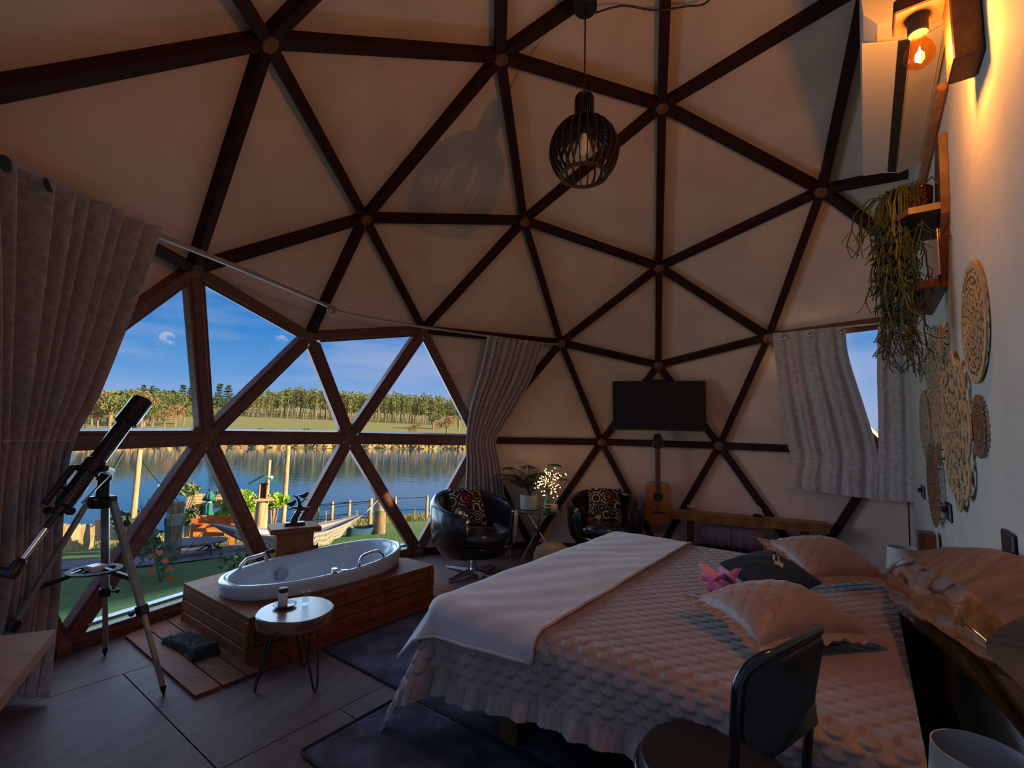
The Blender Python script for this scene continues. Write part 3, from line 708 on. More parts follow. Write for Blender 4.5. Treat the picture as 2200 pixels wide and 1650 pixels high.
# picket fence
M['picket'] = mat('picket_wood', (.52, .36, .18), .85, var=.25, vscale=4, stretch=(5, 5, 1))
for nm, x0, x1, yt, yb, D, lab in (('a', 118, 205, 1126, 1172, 9.6, 'weathered upright picket fence left of the telescope tripod column'), ('c', 545, 575, 1094, 1130, 10.0, 'yellow stake fence between round shrub and bird house trunk')):
    pf = thing('picket_fence', (*on_ground((x0 + x1) / 2, D), terrain(*on_ground((x0 + x1) / 2, D))), lab, 'fence')
    for px in np.arange(x0, x1, 5.2):
        a_ = at_dist(px, yt + rng.normal() * 2, D); z0 = terrain(*a_[:2]) - .05
        obj('picket', G().box((a_[0], a_[1], (z0 + a_[2]) / 2), .042, .02, a_[2] - z0, ax), M['picket'], pf)
    a_, b_ = at_dist(x0, (yt + yb) / 2, D + .03), at_dist(x1, (yt + yb) / 2, D + .03); obj('rail', G().beam(a_, b_, .04, .05, (0, 0, 1)), M['picket'], pf)
pf = thing('board_fence', (*on_ground(245, 9.3), terrain(*on_ground(245, 9.3))), 'low fence of horizontal boards by the leaning light pole', 'fence')
for k in range(5): obj('board', G().beam(at_dist(206, 1126 + 9 * k, 9.5), at_dist(296, 1118 + 10 * k, 9.0), .03, .065, (0, 0, 1)), M['picket'], pf)
# boat planter
x, y = on_ground(792, 7.3); z0 = terrain(x, y)
g = G(); P = []
for u in np.linspace(-1, 1, 13):
    w_ = .10 * (1 - u * u) ** .5 + .01; c = np.array([x, y, 0]) + rt * u * .24
    P.append([c - fw * w_ + [0, 0, z0 + .12 + .04 * u * u], c - fw * w_ * .6 + [0, 0, z0], c + fw * w_ * .6 + [0, 0, z0], c + fw * w_ + [0, 0, z0 + .12 + .04 * u * u]])
tag(obj('boat_planter', g.grid(P), mat('blue_paint', (.06, .15, .27), .6), smooth=30), 'small faded blue boat used as a planter on the lawn', 'planter')
# hammock
hA = at_dist(407, 1090, 6.6); hB = at_dist(815, 1072, 7.2)
for nm, px, D, lab, yt in ((0, 393, 6.5, 'thick rope-wrapped post holding the left end of the hammock', 1078), (1, 826, 7.3, 'thick post holding the right end of the hammock', 1060)):
    x, y = on_ground(px, D); z0 = terrain(x, y); h = top_h(px, yt, D, x, y)
    o = thing('hammock_post', (x, y, z0), lab, 'post')
    obj('pole', G().lathe([(.085, -.05), (.08, h * .5), (.078, h)], (x, y, z0), 12), M['bark'], o, smooth=40)
    obj('rope_wrap', G().lathe([(.079, 0), (.088, .01), (.088, .12), (.079, .13)], (x, y, z0 + h - .25), 12), mat('rope_wrap%d' % nm, (.42, .38, .32), .9, bump=.4, bscale=60), o, smooth=40)
hm = thing('hammock', (hA + hB) / 2 - [0, 0, .9], 'striped cloth hammock with lace fringe hanging outside the window', 'hammock')
m_, t, b = new_mat('hammock_cloth'); tcn = nd(t, 'ShaderNodeTexCoord'); sp = nd(t, 'ShaderNodeSeparateXYZ'); t.links.new(tcn.outputs['UV'], sp.inputs[0])
mu = nd(t, 'ShaderNodeMath', operation='MULTIPLY'); mu.inputs[1].default_value = 42; t.links.new(sp.outputs['X'], mu.inputs[0]); si = nd(t, 'ShaderNodeMath', operation='SINE'); t.links.new(mu.outputs[0], si.inputs[0])
rr = nd(t, 'ShaderNodeValToRGB'); rr.color_ramp.elements[0].position = .3; rr.color_ramp.elements[1].position = .5; rr.color_ramp.elements[0].color = (.22, .20, .30, 1); rr.color_ramp.elements[1].color = (.62, .55, .45, 1)
t.links.new(si.outputs[0], rr.inputs[0]); t.links.new(rr.outputs[0], b.inputs['Base Color']); b.inputs['Roughness'].default_value = .9
def hpt(u, v):   # u 0..1 along, v -1..1 across
    p = hA + (hB - hA) * u; sag = .58 * 4 * u * (1 - u); wd_ = .30 * math.sin(PI * min(1, max(0, (u - .10) / .80))) ** .7 if .10 < u < .90 else .02
    return p - np.array([0, 0, sag]) + fw * v * wd_ + np.array([0, 0, .22 * v * v * wd_ / .30])
P = []; uvs = []
for u in np.linspace(.08, .92, 40):
    P.append([hpt(u, v) for v in np.linspace(-1, 1, 13)]); uvs += [((v + 1) / 2, u) for v in np.linspace(-1, 1, 13)]
obj('cloth', G().grid(P), m_, hm, smooth=True, uv=uvs)
g = G()
for v in np.linspace(-1, 1, 9):
    g.tube([hA, (hA + hpt(.08, v)) / 2, hpt(.08, v)], .006, 4); g.tube([hB, (hB + hpt(.92, v)) / 2, hpt(.92, v)], .006, 4)
lace = mat('lace_cream', (.60, .52, .42), .9)
obj('suspension_cord', g, lace, hm)
for sd in (-1, 1):
    g = G()
    for u in np.linspace(.2, .8, 90):
        p = hpt(u, sd); L_ = .26 * math.sin(PI * (u - .15) / .7) * (1 + .15 * math.sin(u * 70)); q = hpt(u + .012, sd)
        g.tube([p, (p + q) / 2 - [0, 0, L_ * .5], p - [0, 0, L_]], .005, 4); g.tube([q, (p + q) / 2 - [0, 0, L_ * .5], q - [0, 0, L_]], .005, 4)
    obj('lace_fringe', g, lace, hm)
# ================================================================== lamps that light the room
M['filament'] = emit('hot_filament', (1, .62, .16), 60)
M['amber'] = thin_glass('amber_bulb_glass', (1, .62, .22), .05)
M['burnt'] = wood('burnt_wood', (.05, .018, .008), (.11, .042, .018), .5, (1, 10, 10), 4, .2)
AXW = (WD, WN, np.array([0, 0, 1.]))
def point(name, loc, watt, col, r, parent):
    l = bpy.data.lights.new(name, 'POINT'); l.energy = watt; l.color = col; l.shadow_soft_size = r
    o = bpy.data.objects.new(name, l); COL.objects.link(o); o.parent = parent; o.location = tuple(np.array(loc) - origin(parent)); return o
def sconce(a, z, watt, label):
    s = thing('wall_sconce', W(a, 0, z), label, 'lamp', None)
    obj('back_post', G().bbox(W(a, .034, z + .21), .125, .066, .42, .004, AXW), M['burnt'], s)
    obj('arm', G().bbox(W(a, .128, z + .235), .115, .122, .045, .004, AXW), M['burnt'], s)
    c = W(a, .132, z + .213)
    obj('lamp_holder', G().lathe([(.024, -.055), (.026, -.05), (.026, -.012), (.03, 0)], c, 14), M['blackm'], s, smooth=40)
    prof = [(.002, -.160), (.020, -.157), (.033, -.146), (.038, -.130), (.038, -.118), (.033, -.1), (.024, -.085), (.016, -.072), (.0145, -.05)]
    bl = obj('bulb', G().lathe(prof, c, 18, caps=False), M['amber'], s, smooth=True)
    g = G()
    for k in range(5):
        x_ = -.012 + .006 * k; p = c + WD * x_ + [0, 0, -.122]
        g.tube([p + [0, 0, -.018], p + [0, 0, .018]], .0016, 5)
    obj('filament', g, M['filament'], bl)
    point('sconce_light', c + [0, 0, -.122], watt, (1, .56, .22), .02, s)
    return s
sconce(-3.69, 2.42, 16, 'lit amber bulb on an angular burnt wood bracket high on the right wall')
GP = W(-5.0, .62, 2.55)
# ================================================================== bathtub corner
UP = np.array([0, 0, 1.])
sr = thing('tub_surround', W(-3.4, 3.6, 0), 'varnished timber surround boxed round the oval bathtub', 'tub surround')
a0, a1, d0, d1, hz = -4.10, -2.70, 3.15, 4.07, .255
M['clad'] = wood('cladding_wood', (.125, .036, .012), (.25, .084, .028), .6, (1.2, 14, 14), 2.6, .15, rot=(0, 0, -YAW), spec=.12)
M['cladL'] = wood('cladding_wood_end', (.13, .040, .014), (.26, .09, .032), .6, (14, 1.2, 14), 2.6, .15, rot=(0, 0, -YAW), spec=.12)
bh_ = (hz - .03) / 3
for k in range(3):
    z_ = .004 + k * bh_ + bh_ / 2
    obj('board', G().bbox(W((a0 + a1) / 2, d0, z_), a1 - a0 - .05, .022, bh_ - .006, .004, AXW), M['clad'], sr)
    obj('board', G().bbox(W(a0, (d0 + d1) / 2, z_), .022, d1 - d0, bh_ - .006, .004, AXW), M['cladL'], sr)
    obj('board', G().bbox(W(a1, (d0 + 3.45) / 2, z_), .022, 3.45 - d0, bh_ - .006, .004, AXW), M['cladL'], sr)
for a_ in (a0, a1): obj('corner_post', G().bbox(W(a_, d0 - .004, hz / 2 - .012), .045, .035, hz - .03, .004, AXW), M['cladL'], sr)
tp = [(a1 + .012, d0 - .015), (a1 + .012, 3.45), (-2.95, 3.85), (-3.2, 4.13), (-3.5, 4.2), (a0 - .012, d1), (a0 - .012, d0 - .015)]
def box_edge(ang, c):
    dx, dy = math.cos(ang), math.sin(ang); best = 9
    for i in range(len(tp)):
        (x0, y0), (x1, y1) = tp[i], tp[(i + 1) % len(tp)]; ex, ey = x1 - x0, y1 - y0; den = dx * ey - dy * ex
        if abs(den) < 1e-9: continue
        t_ = ((x0 - c[0]) * ey - (y0 - c[1]) * ex) / den; u_ = ((x0 - c[0]) * dy - (y0 - c[1]) * dx) / den
        if t_ > 0 and -1e-6 <= u_ <= 1 + 1e-6: best = min(best, t_)
    return c[0] + dx * best, c[1] + dy * best
tc_ = np.array([-3.41, 3.58])
angs = sorted(list(np.linspace(-PI, PI, 73)[:-1]) + [math.atan2(y - tc_[1], x - tc_[0]) for x, y in tp])
def ell(ang, k, hw=.35):
    f = math.hypot(math.cos(ang) / .655, math.sin(ang) / hw); return tc_[0] + k * math.cos(ang) / f, tc_[1] + k * math.sin(ang) / f
P = []
for an in angs + angs[:1]:
    o_ = box_edge(an, tc_); i_ = ell(an, .94)
    P.append([W(*i_, hz - .027), W(*o_, hz - .027), W(*o_, hz), W(*i_, hz)])
obj('top_board', G().grid(P), M['clad'], sr)
for (x0, y0), (x1, y1) in zip(tp[1:5], tp[2:6]): obj('back_board', G().prism([W(x0, y0, .003), W(x1, y1, .003), W(x1, y1, hz - .03), W(x0, y0, hz - .03)], WN * -.015), M['cladL'], sr)
g = G()
# tub
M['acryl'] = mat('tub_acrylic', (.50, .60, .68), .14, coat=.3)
tb = thing('bathtub', W(-3.41, 3.60, hz), 'white oval bathtub with raised headrest set in timber surround', 'bathtub')
def tub_pt(ang, k, z_):
    ca, sa = math.cos(ang), math.sin(ang); r = (abs(ca) ** 2.3 + abs(sa) ** 2.3) ** (-1 / 2.3)
    return W(tc_[0] + .672 * k * r * ca, tc_[1] + (.35 + .015 * ca) * k * r * sa, z_)
def rimz(ang): return .335 + .045 * max(0, math.cos(ang)) ** 1.5 + .012
P = []
for ang in np.linspace(0, 2 * PI, 65):
    rz = rimz(ang); row = [tub_pt(ang, .965, hz + .001), tub_pt(ang, .985, hz + .02), tub_pt(ang, 1.0, rz - .02), tub_pt(ang, .998, rz - .006), tub_pt(ang, .985, rz), tub_pt(ang, .95, rz + .001), tub_pt(ang, .915, rz - .008), tub_pt(ang, .895, rz - .03)]
    for f in (.25, .5, .75, .92): row.append(tub_pt(ang, .885 - .20 * f ** 1.6, rz - .03 - (rz - .10) * f))
    row += [tub_pt(ang, .60, .06), tub_pt(ang, .01, .055)]
    P.append(row)
obj('basin', G().grid(P), M['acryl'], tb, smooth=50)
g = G(); c = W(-3.55, 3.845, .235); obj('suction_cover', G().lathe([(.045, 0), (.045, .01), (.03, .016)], c, 18, ax=(WD, UP, -WN)), mat('grey_plastic', (.30, .36, .42), .3), tb, smooth=40)
def rail(pts, r=.013):
    return G().tube(pts, r, 10)
for ang0, ang1, nm in ((-1.42, -1.02, 'front'), (1.95, 2.35, 'back')):
    p0, p1 = tub_pt(ang0, .94, rimz(ang0) + .002), tub_pt(ang1, .94, rimz(ang1) + .002)
    inw = nrm(np.array([*(W(*tc_, 0) - (p0 + p1) / 2)[:2], 0])); pts = []
    for u in np.linspace(0, 1, 13):
        pts.append(p0 + (p1 - p0) * u + UP * (.055 * min(1, 4 * u * (1 - u) * 1.6)) + inw * .025 * math.sin(PI * u))
    obj('grab_rail', rail(pts), M['steel'], tb, smooth=True)
for k, ang in enumerate((-1.72, -1.60)):
    p = tub_pt(ang, .935, rimz(ang)); obj('control_knob', G().lathe([(.02, 0), (.02, .006), (.012, .012), (.021, .02), (.018, .03)] if k == 0 else [(.02, 0), (.02, .005), (.004, .008)], p, 14), M['steel'], tb, smooth=40)
# pedestal with taps
pc_ = W(-3.36, 4.05, 0)
pdx = nrm(np.array([.74, -.67, 0])); pdy = np.array([-pdx[1], pdx[0], 0]); AXP = (pdx, pdy, UP)
pd = thing('tap_pedestal', pc_ + [0, 0, hz], 'reddish wooden pedestal behind the tub carrying the taps', 'pedestal')
obj('column', G().bbox(pc_ + [0, 0, hz + .12], .27, .2, .24, .006, AXP), M['cladL'], pd)
obj('cap', G().bbox(pc_ + [0, 0, hz + .262], .37, .27, .042, .006, AXP), M['clad'], pd)
for sx_, dirv in ((-1, -pdx), (1, pdx)):
    p = pc_ + [0, 0, hz + .1] + dirv * .135 - pdy * .02
    t_ = obj('tap', G().cyl(p, p + dirv * .035, .016, n=10), M['black'], pd)
    g = G()
    if sx_ < 0: g.tube([p + dirv * .03, p + dirv * .06, p + dirv * .07 - UP * .02, p + dirv * .07 - UP * .05], .011, 8)
    else:
        for k in range(5): e = UP * math.cos(1.256 * k) + pdy * math.sin(1.256 * k); g.cyl(p + dirv * .045, p + dirv * .045 + e * .03, .007, .005, 6)
    obj('handle' if sx_ > 0 else 'spout', g, M['black'], t_)
# bird sculpture: flat-cut wooden tree with three birds
sc0 = pc_ + [0, 0, hz + .2835]
M['carve'] = wood('carved_wood', (.028, .011, .008), (.055, .022, .014), .4, (3, 3, 3), 5, .1)
bs = thing('bird_sculpture', sc0, 'dark cut-out wooden tree with three perched birds on the tap pedestal', 'sculpture')
obj('plinth', G().bbox(sc0 + [0, 0, .012], .15, .07, .024, .004, AXP), M['carve'], bs)
def flat(pts, th=.014): return G().prism([sc0 + pdx * x + UP * z_ - pdy * th / 2 for x, z_ in pts], pdy * th)
def curve_band(pts, w0, w1, th=.014):
    pts = [np.array(p) for p in pts]; L, R = [], []
    for i, p in enumerate(pts):
        d = pts[min(i + 1, len(pts) - 1)] - pts[max(i - 1, 0)]; d = d / np.linalg.norm(d); n2 = np.array([-d[1], d[0]]); w_ = w0 + (w1 - w0) * i / (len(pts) - 1); L.append(p + n2 * w_ / 2); R.append(p - n2 * w_ / 2)
    g = G()
    for i in range(len(pts) - 1):
        q = [L[i], L[i + 1], R[i + 1], R[i]]; g.prism([sc0 + pdx * x + UP * z_ - pdy * th / 2 for x, z_ in q], pdy * th)
    return g
tr_ = obj('tree', curve_band([(-.01, .02), (0, .06), (.02, .10), (.028, .14), (.02, .19), (0, .225), (-.035, .24)], .055, .006), M['carve'], bs)
obj('branch', curve_band([(.02, .13), (-.015, .14), (-.045, .13), (-.06, .12)], .02, .007), M['carve'], tr_)
obj('branch', curve_band([(.025, .15), (.035, .18), (.06, .20), (.085, .205)], .018, .007), M['carve'], tr_)
obj('branch', curve_band([(.01, .08), (.03, .095), (.05, .10)], .018, .006), M['carve'], tr_)
for bx, bz, fl_, s_ in ((-.035, .165, -1, 1.0), (.055, .225, -1, 1.0), (.05, .125, 1, .95)):
    body = [(-.06, .012), (-.03, .014), (-.005, .02), (.012, .034), (.026, .036), (.04, .026), (.032, .016), (.022, -.006), (.005, -.02), (-.012, -.012), (-.035, .002)]
    pts = [(bx + (-x if fl_ > 0 else x) * s_, bz + z_ * s_) for x, z_ in body]
    if fl_ > 0: pts = pts[::-1]
    obj('bird', flat(pts[::-1]), M['carve'], bs)

# ================================================================== telescope
tcx = np.array([-.62, 2.83, 0]); APX = .93
feet = [np.array([-.33, 3.11, 0]), np.array([-.523, 2.416, 0]), np.array([-1.03, 2.96, 0])]
tl = thing('telescope', tcx, 'black refractor telescope on an aluminium tripod in front of the left window', 'telescope')
tri = obj('tripod_head', G().lathe([(.055, APX - .035), (.06, APX - .02), (.06, APX + .01), (.03, APX + .02), (.026, APX + .10), (.035, APX + .105), (.03, APX + .15)], tcx, 14), M['black'], tl, smooth=40)
for f in feet:
    dv = nrm(np.array([*(f - tcx)[:2], 0])); p = tcx + dv * .05 + [0, 0, APX - .01]; L_ = f - p; sd = nrm(np.cross(L_, UP))
    lg_ = obj('leg', G().beam(p, p + L_ * .58, .034, .018, dv), M['alu'], tl)
    obj('lower_leg', G().beam(p + L_ * .56 + dv * .004, f - L_ * .035, .024, .012, dv), M['alu'], lg_)
    obj('clamp', G().bbox(p + L_ * .57 + dv * .008, .052, .034, .05, .004, (sd, nrm(np.cross(sd, L_)), nrm(L_))), M['black'], lg_)
    obj('wing_screw', G().tube([p + L_ * .57 + sd * .02, p + L_ * .57 + sd * .05], .006, 6).ball(p + L_ * .57 + sd * .055, .013, 8, 6), M['black'], lg_)
    obj('foot_tip', G().cyl(p + L_ * .955 + dv * .008, f + UP * .002, .016, .006, 10), M['black'], lg_)
    obj('hinge', G().bbox(p + dv * .0 - L_ * .01, .05, .035, .05, .006, (sd, dv, UP)), M['black'], lg_)
    q = p + L_ * .42; obj('brace', G().beam(tcx + dv * .05 + [0, 0, .575], q, .018, .02, UP), M['black'], tl)
obj('accessory_tray', G().lathe([(.085, .575), (.11, .575), (.115, .583), (.085, .585), (.085, .575)], tcx, 24, caps=False).beam(tcx + [-.09, 0, .577], tcx + [.09, 0, .577], .03, .008, UP), M['blackm'], tl, smooth=40)
obj('tray_hub', G().bbox(tcx + [0, 0, .59], .07, .07, .03, .006), M['white'], tl)
# tube, fork and finder
t_hi, t_lo = at_dist(305, 862, 3.24), at_dist(142, 1078, 2.98)
td = nrm(t_hi - t_lo); e1 = nrm(np.cross(td, UP)); e2 = np.cross(e1, td); AXT = (e1, e2, td)
L_ = np.linalg.norm(t_hi - t_lo)
M['gloss'] = mat('gloss_black_paint', (.008, .009, .014), .18, coat=.5)
tu = obj('optical_tube', G().lathe([(.036, .0), (.036, L_ - .16), (.042, L_ - .155), (.042, L_ - .14)], t_lo, 22, ax=AXT), M['gloss'], tl, smooth=40)
obj('dew_shield', G().lathe([(.043, L_ - .15), (.050, L_ - .145), (.050, L_), (.046, L_ + .002), (.044, L_ - .01), (.01, L_ - .012)], t_lo, 22, ax=AXT), M['gloss'], tu, smooth=40)
obj('focuser', G().lathe([(.014, -.13), (.014, -.06), (.024, -.06), (.024, -.03), (.034, -.02), (.036, .01)], t_lo, 16, ax=AXT), M['black'], tu, smooth=40)
fo_ = t_lo - td * .045; obj('focus_knob', G().cyl(fo_ + e1 * -.05, fo_ + e1 * .05, .008, n=8).cyl(fo_ + e1 * .045, fo_ + e1 * .062, .017, n=12).cyl(fo_ - e1 * .062, fo_ - e1 * .045, .017, n=12), M['black'], tu)
obj('draw_tube', G().lathe([(.013, -.27), (.013, -.12)], t_lo, 14, ax=AXT), M['steel'], tu, smooth=40)
obj('diagonal', G().lathe([(.022, -.34), (.024, -.33), (.024, -.28), (.016, -.265)], t_lo, 14, ax=AXT), M['black'], tu, smooth=40)
ep = t_lo - td * .32; obj('eyepiece', G().cyl(ep, ep - e2 * .02 + nrm(e2 * .3 - e1 * .9) * .075, .017, .022, 12), M['black'], tu)
fm = t_lo + td * .05; obj('finder_scope', G().cyl(fm + e2 * .055 - e1 * .03 - td * .09, fm + e2 * .055 - e1 * .03 + td * .10, .012, .015, 10).cyl(fm + e2 * .03 - e1 * .02, fm + e2 * .055 - e1 * .03, .007, n=6), M['black'], tu)
mid = t_lo + td * L_ * .30; hd = tcx + [0, 0, APX + .14]
fk = obj('fork_mount', G().tube([hd, hd + (mid - hd) * .35 + e1 * .05, mid + e1 * .05], [.026, .020, .018], 8).tube([hd, hd + (mid - hd) * .35 - e1 * .05, mid - e1 * .05], [.026, .020, .018], 8), M['black'], tl, smooth=40)
obj('pivot_knob', G().cyl(mid + e1 * .045, mid + e1 * .075, .014, n=10).cyl(mid - e1 * .075, mid - e1 * .045, .014, n=10), M['black'], fk)
obj('slow_motion_rod', G().tube([hd + e1 * .035 + td * .10 + UP * .03, hd + e1 * .035, t_lo + e1 * .03 - e2 * .045 + td * .02], .0045, 6), M['steel'], tl)
obj('tube_saddle', G().lathe([(.037, L_ * .24), (.044, L_ * .25), (.044, L_ * .36), (.037, L_ * .37)], t_lo, 18, ax=AXT), M['black'], tl, smooth=40)

# ================================================================== round side table by the tub
st = np.array([-.235, 1.905, 0]); sz = .372
sd_ = thing('round_stump_table', st, 'low round wood slice table with glossy top in front of the tub', 'side table')
m_, t, b = new_mat('wood_slice'); tcn = nd(t, 'ShaderNodeTexCoord'); wv = nd(t, 'ShaderNodeTexWave', wave_type='RINGS', rings_direction='Z'); wv.inputs['Scale'].default_value = 16; wv.inputs['Distortion'].default_value = 2.5; wv.inputs['Detail'].default_value = 2
t.links.new(tcn.outputs['Object'], wv.inputs['Vector']); r = nd(t, 'ShaderNodeValToRGB'); r.color_ramp.elements[0].color = (.10, .05, .028, 1); r.color_ramp.elements[1].color = (.22, .115, .062, 1); t.links.new(wv.outputs[0], r.inputs[0]); t.links.new(r.outputs[0], b.inputs['Base Color'])
b.inputs['Roughness'].default_value = .3; b.inputs['Coat Weight'].default_value = .35; b.inputs['Coat Roughness'].default_value = .15
P = []
for an in np.linspace(0, 2 * PI, 49):
    k = 1 + .02 * math.sin(3 * an + 1) + .012 * math.sin(5 * an)
    P.append([st + [r_ * k * math.cos(an), r_ * k * math.sin(an), z_] for r_, z_ in ((.001, sz - .075), (.165, sz - .075), (.186, sz - .06), (.192, sz - .03), (.190, sz - .006), (.184, sz), (.001, sz))])
obj('table_top', G().grid(P), m_, sd_, smooth=35)
for k in range(3):
    an = .35 + k * 2 * PI / 3; f = st + [.17 * math.cos(an), .17 * math.sin(an), .006]; tn = np.array([-math.sin(an), math.cos(an), 0]); tpp = st + [.11 * math.cos(an), .11 * math.sin(an), sz - .075]
    obj('hairpin_leg', G().tube([tpp + tn * .05, f + tn * .014 + [0, 0, .02], f + tn * .006, f - tn * .006, f - tn * .014 + [0, 0, .02], tpp - tn * .05], .0055, 7), M['blackm'], sd_)
cd = at_z(612, 1303, sz)
sa = tag(obj('saucer', G().lathe([(.03, 0), (.045, .004), (.058, .012), (.06, .014), (.044, .008), (.001, .006)], cd + [.0, 0, .0006], 24, caps=False), mat('dark_ceramic', (.03, .03, .04), .2), smooth=True), 'small dark saucer under the candle jar on the round table', 'saucer')
cj = thing('candle_jar', cd + [-.006, .01, .0075], 'pale candle jar with dark cork lid on the round table', 'candle')
obj('jar', G().lathe([(.022, 0), (.024, .004), (.024, .065), (.022, .068)], np.array(cj.location), 18), mat('candle_wax', (.62, .58, .55), .5), cj, smooth=40)
obj('lid', G().lathe([(.023, .069), (.0235, .072), (.0235, .088), (.021, .09)], np.array(cj.location), 18), M['darkwood'], cj, smooth=40)
tg = at_z(656, 1300, sz)
M['clear'] = thin_glass('clear_glass', (.96, .98, 1), .10)
dg = thing('water_glass', tg, 'clear square tumbler standing beside the candle on the round table', 'glass')
obj('tumbler', G().lathe([(.020, .001), (.023, .003), (.027, .075), (.025, .075), (.021, .012), (.001, .011)], tg, 4), M['clear'], dg)
obj('base', G().lathe([(.019, .002), (.019, .01)], tg, 4), M['clear'], dg)
# folded bath mat on the deck
M['shag'] = mat('charcoal_shag', (.020, .018, .026), 1, var=.3, vscale=40, bump=.9, bscale=120)
bmz = .017
P = []; rs = np.random.default_rng(11)
for i, u in enumerate(np.linspace(0, 1, 34)):
    row = []
    for j, v in enumerate(np.linspace(0, 1, 22)):
        a_ = -4.30 + .15 * v + .015 * math.sin(5 * u); d_ = 3.36 + .42 * u
        e = min(u, 1 - u, v, 1 - v); hgt = .038 * min(1, e * 9) ** .4 + (.016 * math.exp(-((u - .14) / .10) ** 2)) * min(1, e * 12)
        row.append(W(a_ + rs.normal() * .002, d_ + rs.normal() * .002, bmz + max(0.001, hgt + rs.normal() * .004 * (e > 0))))
    P.append(row)
tag(obj('bath_mat', G().grid(P), M['shag'], smooth=True), 'folded charcoal shaggy bath mat on the plank deck beside the tub', 'bath mat')

# ================================================================== rugs
M['rug'] = mat('charcoal_plush', (.030, .027, .044), 1, var=1, vscale=5.5, col2=(.085, .080, .125), thr=(.42, .62), bump=.5, bscale=90, detail=7)
M['rugedge'] = mat('rug_binding', (.020, .018, .028), .9)
def rug(name, aL, aR, dN, dF, z_, label, fold=0):
    o = thing(name, W((aL + aR) / 2, (dN + dF) / 2, 0), label, 'rug')
    P = []
    for u in np.linspace(0, 1, 50):
        row = []
        for v in np.linspace(0, 1, 60):
            a_ = aL + (aR - aL) * u; d_ = dN + (dF - dN) * v; e = min(u * (aR - aL), (1 - u) * (aR - aL), v * (dF - dN), (1 - v) * (dF - dN))
            hgt = .012 * min(1, e / .02) ** .5 + .0022 * math.sin(9 * a_ + 3 * d_) * math.sin(7 * d_ - 2 * a_) * min(1, e / .1)
            row.append(W(a_, d_, z_ + hgt))
        P.append(row)
    obj('pile', G().grid(P), M['rug'], o, smooth=True)
    c = [W(a_, d_, z_ + .006) for a_, d_ in ((aL, dN), (aR, dN), (aR, dF), (aL, dF))]; pts = []
    for i in range(4):
        p, q = c[i], c[(i + 1) % 4]; 
        for u in np.linspace(.02, .98, 10): pts.append(p + (q - p) * u)
    obj('binding', G().tube(pts, .007, 6, closed=True), M['rugedge'], o, smooth=True)
rug('plush_rug', -3.74, -2.62, 1.25, 2.985, .001, 'dark plush rug between the bathtub and the foot of the bed')
rug('plush_rug', -4.31, -3.755, .78, 2.23, .001, 'dark plush runner rug along the near side of the bed')

# ================================================================== left corner table
tz_ = .745
M['ltab'] = wood('worn_table_wood', (.20, .075, .028), (.34, .15, .06), .6, (10, 1.2, 10), 2.5, .12, rot=(0, 0, .3))
c1 = at_z(120, 1352, tz_); c2 = at_z(0, 1366, tz_); c3 = at_z(0, 1500, tz_)
e_a = nrm(c2 - c1); e_b = nrm(c3 - c1)
lt = thing('side_board_table', (*((c1 + e_a * .4 + e_b * .35)[:2]), 0), 'light brown wooden table corner at the lower left edge', 'table')
q = [c1, c1 + e_b * .85, c1 + e_b * .85 + e_a * .62, c1 + e_a * .62]
obj('table_top', G().prism([p - [0, 0, .032] for p in q], (0, 0, .032)), M['ltab'], lt)
for p in (c1 + e_a * .12 + e_b * .30, c1 + e_b * .76 + e_a * .12, c1 + e_a * .52 + e_b * .10, c1 + e_a * .52 + e_b * .76):
    obj('leg', G().bbox((p[0], p[1], (tz_ - .032) / 2), .06, .06, tz_ - .033, .005), M['ltab'], lt)
# ================================================================== bed
BT = .55; bN, bF, bH, bFt = -3.86, -1.96, .22, 1.88
M['bedwood'] = wood('bed_wood', (.085, .034, .014), (.17, .072, .03), .5, (10, 10, 1), 3, .15)
bd = thing('bed', W((bN + bF) / 2, (bH + bFt) / 2, 0), 'large bed with square wooden legs under the quilted cover', 'bed')
obj('base', G().bbox(W((bN + bF) / 2, (bH + bFt) / 2 - .02, .27), bF - bN - .12, bFt - bH - .12, .10, .01, AXW), M['blackm'], bd)
obj('mattress', G().bbox(W((bN + bF) / 2, (bH + bFt) / 2, .425), bF - bN - .05, bFt - bH - .05, .20, .04, AXW), M['white'], bd)
for a_ in (bN + .17, bF - .17):
    for d_ in (bFt - .29, bH + .2): obj('leg', G().bbox(W(a_, d_, .111), .10, .10, .222, .005, AXW), M['bedwood'], bd)
def scallop(u, v, w_=.074, h=.049):
    """puffed fish-scale quilting: 0 in the seams, 1 in the middle of a scale; u across, v along the rows"""
    u = np.asarray(u, float); v = np.asarray(v, float); r0 = np.floor(v / h)
    lo = np.full(u.shape, -9.); hi = np.full(u.shape, 99.)
    for k in range(-3, 4):
        r = r0 + k; x = (u / w_ + .5 * np.mod(r, 2)) % 1 - .5; arc = r * h + 1.15 * h * (1 - (2 * np.abs(x)) ** 2.0) - .6 * h
        lo = np.where((arc <= v) & (arc > lo), arc, lo); hi = np.where((arc > v) & (arc < hi), arc, hi)
    f = np.clip((v - lo) / np.maximum(hi - lo, 1e-4), 0, 1); span = np.clip((hi - lo) / h, 0, 1.2)
    return (.25 + .75 * f ** 1.3) * np.clip((1 - f) * 7, 0, 1) * np.clip(f * 12, .0, 1) ** .5 * np.clip(span, .3, 1)
